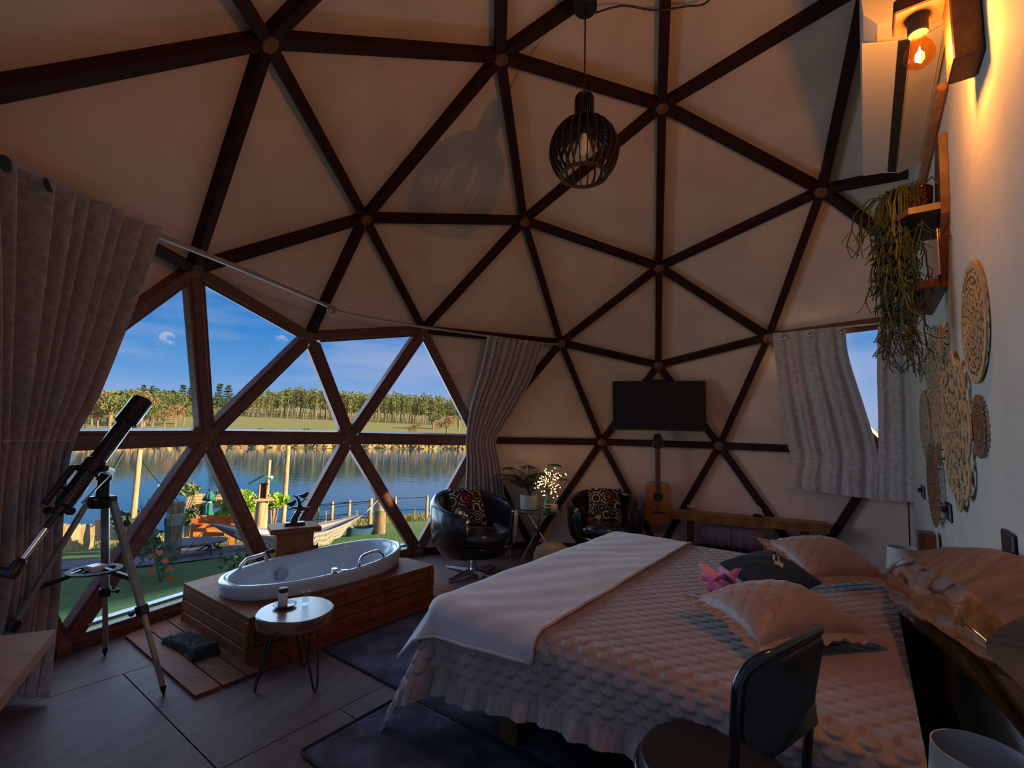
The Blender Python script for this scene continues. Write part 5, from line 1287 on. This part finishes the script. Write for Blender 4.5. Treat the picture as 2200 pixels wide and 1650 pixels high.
# ================================================================== live-edge bench
bp1, bp2 = at_z(1445, 1098, .54), at_z(1784, 1128, .54); bu = nrm(bp2 - bp1); bw = np.array([-bu[1], bu[0], 0]); bw = bw if bw[0] > 0 else -bw
bn2 = thing('live_edge_bench', ((bp1 + bp2) / 2 + bw * .1) * [1, 1, 0], 'rough live-edge wooden console bench along the dome wall', 'bench')
P = []
for u in np.linspace(0, 1, 40):
    c = bp1 + (bp2 - bp1) * u; wob = .010 * math.sin(u * 23) + .006 * math.sin(u * 51 + 1)
    P.append([c + bw * (wob + x) + UP * z_ for x, z_ in ((0, -.002), (.006, .0), (.2, .0), (.2, -.085), (.02, -.085), (.014 + wob * .5, -.045), (0, -.002))])
g = G().grid(P); k0 = 7; g.f.append((0, 1, 2, 3, 4, 5)); g.f.append(tuple(39 * 7 + k for k in (5, 4, 3, 2, 1, 0)))
obj('plank', g, M['oak'], bn2, smooth=35)
for u in (.12, .86):
    c = bp1 + (bp2 - bp1) * u + bw * .1; obj('leg', G().bbox((c[0], c[1], .228), .06, .14, .454, .005, (bu, bw, UP)), M['darkwood'], bn2)
cs = (bp1 + bp2) / 2 + bw * .1; obj('lower_shelf', G().bbox((cs[0], cs[1], .185), np.linalg.norm(bp2 - bp1) * .70, .17, .03, .004, (bu, bw, UP)), M['darkwood'], bn2)
r0_, r1_ = bp1 + (bp2 - bp1) * .20 + bw * .09, bp1 + (bp2 - bp1) * .60 + bw * .09
rl = thing('rolled_blanket', (*((r0_ + r1_) / 2)[:2], .201), 'rolled mauve grey blanket stored under the console bench', 'blanket')
P = []
for u in np.linspace(0, 1, 30):
    c = r0_ + (r1_ - r0_) * u; c = np.array([c[0], c[1], .201 + .112]); k = .112 * (.85 + .15 * min(1, min(u, 1 - u) * 12)) * (1 + .05 * math.sin(u * 40))
    P.append([c + bw * k * math.cos(t_) + UP * k * math.sin(t_) for t_ in np.linspace(0, 2 * PI, 25)])
g = G().grid(P); g.f.append(tuple(range(24))); g.f.append(tuple(range(29 * 25 + 23, 29 * 25 - 1, -1)))
obj('roll', g, mat('mauve_fleece', (.16, .13, .19), .95, bump=.4, bscale=60), rl, smooth=60)
obj('strap', G().lathe([(.115, -.012), (.117, 0), (.115, .012)], np.array([*((r0_ + r1_) / 2)[:2], .313]), 24, ax=(bw, UP, bu), caps=False), M['darkwood'], rl)
p = at_z(1485, 1090, .541)
rc = thing('remote_control', (p[0], p[1], .5405), 'small white remote lying on the left end of the console bench', 'remote')
obj('body', G().bbox((p[0], p[1], .5405 + .010), .09, .04, .02, .006, (bu, bw, UP)), M['white'], rc)
p = bp1 + (bp2 - bp1) * .55 + bw * .1
hp = thing('charging_cable', (p[0], p[1], .541), 'looped white charging cable standing on the middle of the console bench', 'cable')
obj('loop', G().tube([p + bu * .07 * math.cos(t_) + UP * (.012 + .05 + .05 * math.sin(t_)) for t_ in np.linspace(-1.4, PI + 1.4, 20)], .005, 6), M['white'], hp, smooth=True)
obj('plug', G().bbox(p + bu * .03 + [0, 0, .016], .07, .045, .03, .006, (bu, bw, UP)), M['black'], hp)

# ================================================================== swivel tub chairs
M['leather'] = mat('black_leather', (.014, .011, .013), .22, bump=.06, bscale=140, coat=.35)
m_, t, b = new_mat('flower_print'); tcn = nd(t, 'ShaderNodeTexCoord'); vo = nd(t, 'ShaderNodeTexVoronoi', Scale=5.2); vo.inputs['Randomness'].default_value = .75; t.links.new(tcn.outputs['UV'], vo.inputs['Vector'])
rg_ = nd(t, 'ShaderNodeMath', operation='MULTIPLY'); rg_.inputs[1].default_value = 30; t.links.new(vo.outputs['Distance'], rg_.inputs[0]); sn = nd(t, 'ShaderNodeMath', operation='SINE'); t.links.new(rg_.outputs[0], sn.inputs[0])
r1 = nd(t, 'ShaderNodeValToRGB'); r1.color_ramp.interpolation = 'CONSTANT'; r1.color_ramp.elements[0].color = (.02, .008, .010, 1); r1.color_ramp.elements[1].position = .55; r1.color_ramp.elements[1].color = (1, 1, 1, 1); t.links.new(sn.outputs[0], r1.inputs[0])
r2 = nd(t, 'ShaderNodeValToRGB'); r2.color_ramp.interpolation = 'CONSTANT'; r2.color_ramp.elements[0].color = (.55, .46, .36, 1); r2.color_ramp.elements[1].position = .45; r2.color_ramp.elements[1].color = (.42, .035, .022, 1); e_ = r2.color_ramp.elements.new(.65); e_.color = (.45, .20, .05, 1); e_ = r2.color_ramp.elements.new(.82); e_.color = (.12, .17, .26, 1)
sx = nd(t, 'ShaderNodeSeparateColor'); t.links.new(vo.outputs['Color'], sx.inputs[0]); t.links.new(sx.outputs[0], r2.inputs[0])
mm = nd(t, 'ShaderNodeMix', data_type='RGBA', blend_type='MULTIPLY'); mm.inputs[0].default_value = 1; t.links.new(r1.outputs[0], mm.inputs[6]); t.links.new(r2.outputs[0], mm.inputs[7]); t.links.new(mm.outputs[2], b.inputs['Base Color']); b.inputs['Roughness'].default_value = .8
M['print'] = m_
def tub_chair(loc, yaw, lab, lab2, sc=1.0):
    o = thing('swivel_tub_chair', loc, lab, 'armchair', 'black swivel tub chairs', yaw)
    o.scale = (sc, sc, sc)
    th0 = math.radians(42); rows = []
    for th in np.linspace(th0, 2 * PI - th0, 49):
        k = (1 - math.cos(th)) / 2; k = max(0, (k - .13) / .87); ht = .60 + .15 * k ** 1.2; c, s_ = math.cos(th), math.sin(th)
        er = min(1, min(th - th0, 2 * PI - th0 - th) / .10) ** .5; ri = .335 + .035 * (1 - er); ro = .40 - .03 * (1 - er)
        pr_ = [(.30, .20), (ro - .02, .30), (ro, .42), (ro + .012, ht - .04), (ro - .005, ht - .01), ((ri + ro) / 2 + .01, ht), (ri + .012, ht - .012), (ri, ht - .05), (ri - .02, .42), (ri - .05, .36)]
        rows.append([(r_ * c * .98, r_ * s_ * 1.02, z_) for r_, z_ in pr_])
    g = G().grid(rows); n1 = len(rows[0]); g.f.append(tuple(range(n1 - 1, -1, -1))); g.f.append(tuple(range(48 * n1, 49 * n1)))
    obj('shell', g, M['leather'], o, smooth=50, local=True)
    obj('seat_base', G().lathe([(.25, .19), (.31, .21), (.36, .30), (.35, .31)], (0, 0, 0), 32), M['leather'], o, smooth=40, local=True)
    obj('seat_cushion', G().lathe([(.31, .312), (.335, .33), (.34, .40), (.32, .43), (.2, .438), (.001, .44)], (.035, 0, 0), 32, sy=.94), M['leather'], o, smooth=50, local=True)
    obj('pole', G().lathe([(.028, .03), (.028, .12), (.022, .12), (.022, .192)], (0, 0, 0), 14), M['steel'], o, smooth=40, local=True)
    for k in range(4):
        a_ = k * PI / 2 + .3; d = np.array([math.cos(a_), math.sin(a_), 0]); s_ = np.array([-d[1], d[0], 0]); p, q = d * .02, d * .33
        obj('base_arm', G().box8([p - s_ * .024 + UP * .025, q - s_ * .016 + UP * .008, q + s_ * .016 + UP * .008, p + s_ * .024 + UP * .025, p - s_ * .022 + UP * .06, q - s_ * .014 + UP * .024, q + s_ * .014 + UP * .024, p + s_ * .022 + UP * .06]), M['steel'], o, local=True)
        obj('glide', G().lathe([(.014, 0.001), (.014, .009)], q - d * .015, 10), M['black'], o, local=True)
    # cushion resting in the chair
    R_ = np.array([[math.cos(yaw), -math.sin(yaw), 0], [math.sin(yaw), math.cos(yaw), 0], [0, 0, 1]])
    cc_ = np.array(loc) + R_ @ np.array([-.13, 0, .60]) * sc; ey = R_ @ nrm(np.array([-.38, 0, .92])); ex = R_ @ np.array([0, 1., 0]); ez = np.cross(ex, ey)
    c = thing('printed_cushion', cc_ - ey * .19, lab2, 'cushion', None)
    n = 26; us = np.linspace(-1, 1, n)
    for nm, sg in (('front', 1), ('back', -1)):
        P = []; uv = []
        for x in us:
            row = []
            for y in us:
                k = max(0, (1 - abs(x) ** 2.5) * (1 - abs(y) ** 2.5)) ** .55; row.append(cc_ + ex * x * .19 * (1 - .07 * (1 - y * y)) * sc + ey * y * .19 * (1 - .07 * (1 - x * x)) * sc + ez * sg * k * .055); uv.append(((x + 1) / 2 * .62 + loc[1] * .13, (y + 1) / 2 * .62))
            P.append(row if sg > 0 else row)
        obj(nm, G().grid(P), M['print'], c, smooth=True, uv=uv)
    return o
c1_ = at_z(1016, 1234, 0)
tub_chair((c1_[0], c1_[1], 0), math.atan2(-.80, -.62), 'black leather swivel tub chair with blue window sheen, next to the tub', 'flower-printed cushion in the tub chair beside the bathtub', 1.0)
tub_chair((2.72, .55, 0), math.atan2(-.12, -1), 'black leather swivel tub chair between the glass table and guitar', 'flower-printed cushion in the tub chair left of the guitar', .96)
# ================================================================== glass side table
gp = np.array([2.5, 1.22, 0]); gz = .525
gl = thing('glass_side_table', gp, 'round glass side table on thin crossed metal legs between the two chairs', 'side table')
obj('glass_top', G().lathe([(.245, gz - .010), (.25, gz - .006), (.25, gz - .001), (.247, gz)], gp, 36), mat('smoked_glass', (.05, .045, .04), .05, spec=.8), gl, smooth=40)
for k in range(3):
    an = .4 + k * 2 * PI / 3; d = np.array([math.cos(an), math.sin(an), 0]); obj('leg', G().cyl(gp + d * .24 + UP * .003, gp - d * .13 + UP * (gz - .012), .009, n=8), M['steel'], gl, smooth=40)
obj('leg_clamp', G().lathe([(.03, .30), (.034, .315), (.03, .33)], gp, 12), M['black'], gl)
# potted palm
pp_ = at_z(1137, 1094, gz); 
pm = thing('potted_palm', (pp_[0], pp_[1], gz + .001), 'small palm with feathery fronds in a grey pot on the glass table', 'plant')
obj('pot', G().lathe([(.075, .0), (.092, .006), (.100, .15), (.094, .15), (.088, .13), (.001, .13)], (pp_[0], pp_[1], gz + .001), 28), mat('grey_concrete', (.34, .33, .34), .8, var=.1, vscale=25, bump=.2), pm, smooth=40)
M['palm'] = mat('palm_leaf', (.035, .055, .022), .5, var=.25, vscale=20)
rs = np.random.default_rng(9)
for k in range(17):
    an = k * 2.4 + rs.normal() * .2; L_ = .42 + .26 * rs.random(); lift = .75 + .6 * rs.random(); d = np.array([math.cos(an), math.sin(an), 0]); base_ = np.array([pp_[0], pp_[1], gz + .13]); g = G(); pts = []
    for u in np.linspace(0, 1, 12):
        pts.append(base_ + d * L_ * (u ** 1.2) * .62 + UP * L_ * lift * (u - .62 * u * u))
    g.tube(pts, [.004 * (1 - .7 * i / 11) for i in range(12)], 5)
    for i in range(3, 12):
        tn = nrm(pts[i] - pts[i - 1]); sd = nrm(np.cross(tn, UP))
        for s_ in (-1, 1):
            for f in (0, .5):
                p = pts[i - 1] + (pts[i] - pts[i - 1]) * f; dl = nrm(sd * s_ + tn * .7 - UP * .25); ll = .15 * math.sin(PI * (.15 + .8 * i / 12)); w_ = np.cross(dl, UP); w_ = nrm(w_) * .017
                g.add([p, p + dl * ll * .5 + w_, p + dl * ll, p + dl * ll * .5 - w_], [(0, 1, 2, 3)])
    obj('frond', g, M['palm'], pm)
# bottle of light twigs
lb = at_z(1176, 1102, gz)
tb_ = thing('twig_light_bottle', (lb[0], lb[1], gz + .001), 'green bottle wrapped in a yellow and blue ribbon holding lit twigs', 'decoration')
obj('bottle', G().lathe([(.030, 0), (.033, .006), (.033, .11), (.014, .15), (.012, .20), (.013, .205)], (lb[0], lb[1], gz + .001), 16), mat('green_glass', (.01, .16, .05), .15), tb_, smooth=40)
obj('ribbon', G().lathe([(.0338, .05), (.0345, .06), (.0345, .085), (.0338, .095)], (lb[0], lb[1], gz + .001), 16, caps=False), mat('yellow_ribbon', (.75, .55, .04), .6), tb_)
obj('ribbon', G().lathe([(.0345, .066), (.0352, .07), (.0352, .078), (.0345, .082)], (lb[0], lb[1], gz + .001), 16, caps=False), mat('blue_ribbon', (.03, .07, .42), .6), tb_)
M['led'] = emit('fairy_light', (1, .66, .25), 5)
base_ = np.array([lb[0], lb[1], gz + .20]); g = G(); tips = []
lat = -CAMR[0] * [1, 1, 0]
for k in range(30):
    pth = [base_]; tgt = base_ + np.array([rs.normal() * .09, rs.uniform(-.20, .16), rs.uniform(-.06, .26)])
    mid_ = (base_ + tgt) / 2 + [rs.normal() * .02, rs.normal() * .02, .05]; pth += [mid_, tgt]; g.tube(pth, .0022, 4); tips += [tgt, (mid_ + tgt) / 2 + [0, 0, .01], mid_ + np.array([rs.normal() * .03, rs.normal() * .03, rs.normal() * .03])]
obj('twigs', g, M['darkwood'], tb_)
led0 = None
for p in tips:
    if led0 is None: led0 = obj('fairy_light', G().ball((0, 0, 0), .0055, 6, 4), M['led'], tb_, smooth=True, local=True); led0.location = tuple(p - origin(tb_)); continue
    q = led0.copy(); COL.objects.link(q); q.parent = tb_; q.location = tuple(p - origin(tb_))
point('twig_glow', base_ + [0, -.03, .16], 1.6, (1, .60, .20), .08, tb_)
mc = at_z(1189, 1100, gz); mt_ = thing('mate_cup', (mc[0], mc[1], gz + .001), 'small pale cup with a metal straw on the right of the glass table', 'cup')
obj('cup', G().lathe([(.03, 0), (.045, .012), (.05, .045), (.04, .075), (.036, .075), (.001, .06)], (mc[0], mc[1], gz + .001), 18), mat('pale_gourd', (.50, .38, .36), .5), mt_, smooth=40)
obj('straw', G().cyl((mc[0], mc[1], gz + .06), (mc[0] + .02, mc[1] - .035, gz + .19), .004, n=6), M['steel'], mt_)
# pale box with a dark round hole on the floor
bx = np.array([2.30, 1.02, 0]); 
pb_ = thing('pale_drum', bx, 'pale rounded wooden box with a dark hole under the glass table', 'box')
P = [[bx + [ .19 * k * math.cos(t_) , .19 * k * math.sin(t_), z_] for k, z_ in ((.9, .002), (1, .02), (.98, .14), (.85, .20), (.5, .245), (.01, .255))] for t_ in np.linspace(0, 2 * PI, 33)]
obj('shell', G().grid(P), mat('pale_wood_shell', (.36, .28, .22), .6), pb_, smooth=50)
dn = nrm(np.array([-.85, -.45, .75])); hc = bx + [-.115, -.06, .205]; ea = nrm(np.cross(dn, UP)); obj('hole', G().lathe([(.001, .0), (.022, .0), (.022, .006), (.001, .006)], hc, 16, ax=(ea, np.cross(dn, ea), dn)), M['blackm'], pb_)

# ================================================================== pendant lamp
PX = np.array([.098, .452]); pz = 2.923; R0 = .197
top = 3.90
pe = thing('cage_pendant_lamp', (*PX, pz - R0), 'dark round slatted wooden pendant lamp hanging from the dome', 'lamp')
fins = []
for k in range(26):
    an = 2 * PI * k / 26; d = np.array([math.cos(an), math.sin(an), 0]); s_ = np.array([-d[1], d[0], 0]); c = np.array([*PX, pz])
    o_, i_ = [], []
    for th in np.linspace(math.radians(13), math.radians(137), 22):
        w_ = .020 + .05 * max(0, math.cos(th)) ** 2; o_.append(c + d * R0 * math.sin(th) + UP * R0 * math.cos(th)); rr_ = R0 - w_; i_.append(c + d * rr_ * math.sin(th) + UP * rr_ * math.cos(th))
    g = G()
    for i in range(21): g.prism([o_[i] - s_ * .0025, o_[i + 1] - s_ * .0025, i_[i + 1] - s_ * .0025, i_[i] - s_ * .0025], s_ * .005)
    q = [c + d * r_ + UP * z_ - s_ * .0025 for r_, z_ in ((.022, .17), (.055, .17), (.055, .315), (.047, .335), (.022, .338))]
    g.prism(q, s_ * .005); obj('fin', g, M['carve'], pe)
cth = math.radians(137)
obj('bottom_ring', G().lathe([(R0 * math.sin(cth) - .02, -.006), (R0 * math.sin(cth) + .002, -.006), (R0 * math.sin(cth) + .002, .006), (R0 * math.sin(cth) - .02, .006), (R0 * math.sin(cth) - .02, -.006)], (*PX, pz + R0 * math.cos(cth)), 40, caps=False), M['carve'], pe, smooth=30)
for z_, r_ in ((.205, .05), (.28, .05)): obj('neck_ring', G().lathe([(r_ - .025, -.004), (r_, -.004), (r_, .004), (r_ - .025, .004)], (*PX, pz + z_), 24, caps=False), M['carve'], pe)
obj('socket', G().lathe([(.02, .10), (.022, .11), (.022, .20), (.012, .22)], (*PX, pz), 16), M['black'], pe, smooth=40)
obj('bulb', G().lathe([(.002, -.02), (.02, -.016), (.032, .0), (.036, .02), (.032, .045), (.02, .075), (.014, .10)], (*PX, pz), 18, caps=False), mat('frosted_bulb', (.75, .68, .55), .4), pe, smooth=True)
obj('cable', G().cyl((*PX, pz + .2), (*PX, top - .04), .0045, n=6), M['black'], pe)
obj('ceiling_rose', G().lathe([(.06, -.11), (.068, -.10), (.068, .0)], (*PX, top), 20), M['black'], pe, smooth=40)
sw = [np.array([*PX, top - .09]) + [.05, -.05, 0], at_sph(1340, 12, .965), at_sph(1405, 22, .962), at_sph(1470, 14, .965), at_sph(1525, -2, .97), at_sph(1560, -120, .97), np.array([GP[0] + .6, GP[1] + .05, ZC + 2.85]), np.array([GP[0], GP[1], ZC + 2.9])]
tag(obj('swag_cord', G().tube([catmull(sw, t_) for t_ in np.linspace(0, 1, 50)], .0055, 6), M['black'], smooth=True), 'thin black cord swagging along the dome beams at the top', 'cord')
# ================================================================== air conditioner
ac = thing('air_conditioner', W(-2.75, 0, 2.84), 'white split air conditioner mounted high on the right wall', 'air conditioner')
A0, A1, zb = -3.42, -2.20, 2.86
M['acw'] = mat('ac_plastic', (.60, .54, .46), .4)
prf = [(.005, .0), (.12, -.03), (.215, .0), (.255, .06), (.262, .20), (.235, .28), (.005, .29)]
P = [[W(a_, d_, zb + z_) for d_, z_ in prf + prf[:1]] for a_ in (A0, A1)]
g = G().grid(P); g.f.append(tuple(range(7))); g.f.append(tuple(range(8 + 6, 7, -1)))
obj('housing', g, M['acw'], ac)
lv = obj('louver', G().prism([W(A0 + .1, .155, zb - .022), W(A1 - .03, .155, zb - .022), W(A1 - .01, .262, zb - .002), W(A0 + .07, .262, zb - .002)], UP * -.007), M['acw'], ac)
obj('air_outlet', G().prism([W(A0 + .1, .118, zb - .034), W(A1 - .03, .118, zb - .034), W(A1 - .03, .152, zb - .026), W(A0 + .1, .152, zb - .026)], UP * -.003), M['blackm'], ac)
obj('under_panel', G().prism([W(A0 + .12, .02, zb - .012), W(A1 - .005, .02, zb - .012), W(A1 - .005, .112, zb - .036), W(A0 + .12, .112, zb - .036)], UP * -.004), M['acw'], ac)
g = G()
for k in range(11): g.box(W(A0 + .16 + k * .09, .136, zb - .036), .006, .026, .008, AXW)
obj('vanes', g, M['black'], ac)
tag(obj('ac_pipe_cover', G().bbox(W(-2.66, .02, zb - .16), 1.0, .03, .03, .006, AXW), M['oak']), 'thin wooden strip on the wall under the air conditioner', 'trim')
# ================================================================== wall shelf with hanging plant
sh = thing('wall_shelf', W(-2.52, 0, 1.99), 'angular dark wooden wall shelf below the air conditioner', 'shelf')
M['shelfw'] = wood('shelf_wood', (.060, .019, .010), (.13, .044, .020), .45, (1, 8, 8), 3, .15)
q = [(-2.26, 2.035), (-2.80, 2.035), (-2.98, 2.26), (-3.02, 2.42), (-3.04, 2.57), (-2.93, 2.60), (-2.84, 2.40), (-2.60, 2.15), (-2.28, 2.10)]
obj('back_board', G().prism([W(a_, .002, z_) for a_, z_ in q], WN * .026), M['shelfw'], sh)
obj('bottom_shelf', G().prism([W(a_, d_, 2.0) for a_, d_ in ((-2.24, .002), (-2.80, .002), (-2.84, .05), (-2.80, .125), (-2.70, .155), (-2.30, .155), (-2.24, .14))][::-1], UP * .032), M['shelfw'], sh)
obj('upper_shelf', G().prism([W(a_, d_, 2.275) for a_, d_ in ((-2.62, .03), (-3.0, .03), (-3.0, .13), (-2.94, .165), (-2.68, .165), (-2.62, .13))][::-1], UP * .028), M['shelfw'], sh)
obj('mirror_panel', G().prism([W(-2.46, .03, 2.035), W(-2.88, .03, 2.035), W(-2.88, .03, 2.283), W(-2.46, .03, 2.283)], WN * .004), mat('dark_mirror', (.30, .26, .23), .12, .7), sh)
pz0 = 2.3035; pc2 = W(-2.84, .098, pz0)
hp2 = thing('hanging_cactus', pc2, 'trailing mistletoe cactus spilling from a bronze pot on the wall shelf', 'plant')
m_, t, b = new_mat('embossed_bronze'); b.inputs['Base Color'].default_value = (.075, .030, .016, 1); b.inputs['Metallic'].default_value = .7; b.inputs['Roughness'].default_value = .3
tcn = nd(t, 'ShaderNodeTexCoord'); vo = nd(t, 'ShaderNodeTexVoronoi', Scale=70.0); t.links.new(tcn.outputs['Object'], vo.inputs['Vector']); bp = nd(t, 'ShaderNodeBump'); bp.inputs['Strength'].default_value = .9; bp.inputs['Distance'].default_value = .01; t.links.new(vo.outputs['Distance'], bp.inputs['Height']); t.links.new(bp.outputs[0], b.inputs['Normal'])
obj('pot', G().lathe([(.055, 0), (.060, .005), (.067, .130), (.063, .133), (.058, .118), (.001, .115)], pc2, 24), m_, hp2, smooth=40)
M['rhip'] = mat('cactus_green', (.022, .034, .010), .6, var=.3, vscale=30)
rs = np.random.default_rng(33)
for s_i in range(85):
    an = rs.normal() * .9; d = WN * math.cos(an) + WD * math.sin(an) * .8; p = pc2 + d * .055 + UP * .125; out_r = .03 + .05 * rs.random() + (.10 * rs.random() if s_i % 9 == 0 else 0); drop = rs.uniform(.25, .78) if s_i % 9 else rs.uniform(.15, .35)
    g = G(); pts = [p, p + d * out_r * .6 + UP * .02, p + d * out_r - UP * .04]
    n_ = int(drop / .07)
    for k in range(n_): pts.append(pts[-1] - UP * .07 + np.array([rs.normal() * .010, rs.normal() * .010, 0]))
    g.tube(pts, .0032, 4)
    for k in range(3, len(pts)):
        for _ in range(2):
            dv = nrm(np.array([rs.normal() * .5, rs.normal() * .5, -1])); q1 = pts[k] + dv * .035; q2 = q1 + nrm(dv + rs.normal(size=3) * .3) * .035; g.tube([pts[k], q1, q2], .0022, 4)
    obj('strand', g, M['rhip'], hp2)
# ================================================================== fretwork mandalas
M['mdf'] = mat('laser_cut_wood', (.42, .29, .15), .7, var=.12, vscale=12)
M['mdfd'] = mat('laser_cut_wood_dark', (.22, .115, .055), .7, var=.12, vscale=12)
def mandala(a_, z_, ra, rz, nfold, style, label, m_='mdf', seed=0, cell=.0046):
    lay = {2: .0, 3: .009, 6: .009, 8: .018, 7: .0, 5: .018, 9: .018, 4: .009}.get(seed, 0.0)
    o = thing('mandala', W(a_, .006 + lay, z_ - rz), label, 'wall art', 'laser-cut wooden mandalas on the right wall')
    rs = np.random.default_rng(seed); ph = rs.uniform(0, 6.28, 4); n = int(max(ra, rz) * 2 / cell) + 1; n = min(n, 150)
    us = np.linspace(-1, 1, n + 1); uc = (us[:-1] + us[1:]) / 2; X, Y = np.meshgrid(uc, uc, indexing='ij'); r = np.hypot(X, Y); th = np.arctan2(Y, X)
    if style == 'ring': edge = np.ones_like(r) * .99
    elif style == 'petal': edge = .80 + .19 * np.abs(np.cos(nfold * th / 2)) ** .6
    else: edge = .93 + .06 * np.cos(nfold * 2 * th)
    band = np.floor(r * 5.2); fr_ = r * 5.2 - band
    pat = np.cos(nfold * th + PI * band) * np.cos(2 * PI * fr_ * 1.0 + ph[1]) + .6 * np.cos(2 * nfold * th + ph[0] * 0 + 4 * r) * np.sin(11 * r + ph[2])
    solid = (np.abs(pat) > .62) | (np.abs(fr_ - .5) > .42) | (np.abs(np.sin(nfold * th / 2)) < .07) 
    rim = r > edge - (.10 if style == 'ring' else .07)
    keep = (solid | rim) & (r < edge)
    lp = lambda i, j, d_: W(a_ + us[i] * ra, d_, z_ + us[j] * rz)
    idx = {}; vs = []; fs = []
    def vid(i, j, d_):
        k = (i, j, d_)
        if k not in idx: idx[k] = len(vs); vs.append(lp(i, j, lay + (.012 if d_ else .006)))
        return idx[k]
    for i in range(n):
        for j in range(n):
            if not keep[i, j]: continue
            fs.append((vid(i, j, 1), vid(i, j + 1, 1), vid(i + 1, j + 1, 1), vid(i + 1, j, 1)))
            for di, dj, e in ((-1, 0, ((i, j), (i, j + 1))), (1, 0, ((i + 1, j + 1), (i + 1, j))), (0, -1, ((i + 1, j), (i, j))), (0, 1, ((i, j + 1), (i + 1, j + 1)))):
                ii, jj = i + di, j + dj
                if 0 <= ii < n and 0 <= jj < n and keep[ii, jj]: continue
                fs.append((vid(*e[0], 1), vid(*e[0], 0), vid(*e[1], 0), vid(*e[1], 1)))
    obj('fretwork', G().add(vs, fs), M[m_], o)
    # short standoff pins to the wall
    g = G()
    for k in range(4):
        t_ = PI / 4 + k * PI / 2; q = W(a_ + .55 * ra * math.cos(t_), .0, z_ + .55 * rz * math.sin(t_)); g.cyl(q + WN * .0005, q + WN * (.0085 + lay), .004, n=6)
    obj('standoff', g, M['blackm'], o)
mandala(-3.352, 1.733, .217, .203, 12, 'ring', 'round ring-edged fretwork mandala highest and nearest on the wall', 'mdf', 1, .0042)
mandala(-2.22, 1.62, .41, .318, 16, 'lace', 'largest scalloped mandala left of the petalled one', 'mdf', 2, .0062)
mandala(-2.86, 1.386, .385, .326, 8, 'petal', 'big petalled mandala at the centre of the wall cluster', 'mdf', 3, .0058)
mandala(-2.665, 1.794, .102, .078, 10, 'lace', 'small lacy mandala between the round one and the largest', 'mdf', 4, .003)
mandala(-1.75, 1.785, .14, .10, 10, 'lace', 'small far mandala high at the left edge of the cluster', 'mdf', 5, .004)
mandala(-1.66, 1.437, .30, .215, 10, 'ring', 'oval-looking ring-edged mandala far left of the cluster', 'mdf', 6, .0056)
mandala(-3.322, 1.392, .125, .107, 14, 'lace', 'dark lacy mandala right of the petalled one', 'mdfd', 7, .003)
mandala(-2.03, 1.108, .30, .228, 16, 'lace', 'reddish lacy mandala low on the cluster above the socket', 'mdfd', 8, .0055)
mandala(-2.392, 1.279, .085, .056, 8, 'ring', 'tiny dark mandala between the petalled and reddish ones', 'mdfd', 9, .003)
# ================================================================== sockets, cables
def socket(px, py, w_, h_, label, plug=True):
    p = at_wall(px, py, .008); o = thing('wall_socket', W(p[0], .0, p[2] - h_ / 2), label, 'socket')
    obj('plate', G().bbox(W(p[0], .006, p[2]), w_, .011, h_, .004, AXW), M['black'], o)
    if plug: obj('plug', G().bbox(W(p[0] + .01, .022, p[2] + h_ * .12), .03, .022, .03, .004, AXW), M['blackm'], o)
    return p
socket(1982, 1057, .20, .085, 'black wall socket plate nearest the window curtain')
socket(2037, 1100, .16, .085, 'black wall socket plate under the reddish mandala')
p3 = socket(2166, 1172, .13, .075, 'black wall socket plate peeping over the headboard', False)
cbl = [W(-.02, .03, .80), W(-.05, .035, .60), W(-.3, .05, .42), W(-.9, .08, .33), W(-1.5, .12, .40)]
tag(obj('lamp_cable', G().tube([catmull(cbl, t_) for t_ in np.linspace(0, 1, 30)], .006, 6), M['black'], smooth=True), 'black cable hanging down the wall corner behind the far lamp', 'cable')
# split log and crumpled paper behind the headboard end
q = at_wall(1982, 1158, .06); c = W(-2.0, .045, 0)
lgw = thing('wood_offcut', W(-1.93, .06, .0), 'upright reddish wood block behind the far end of the headboard', 'wood block')
obj('block', G().prism([W(-1.98, .02, .002), W(-1.84, .02, .002), W(-1.84, .095, .002), W(-1.98, .095, .002)][::-1], UP * .83 + WD * .0), M['bedwood'], lgw)
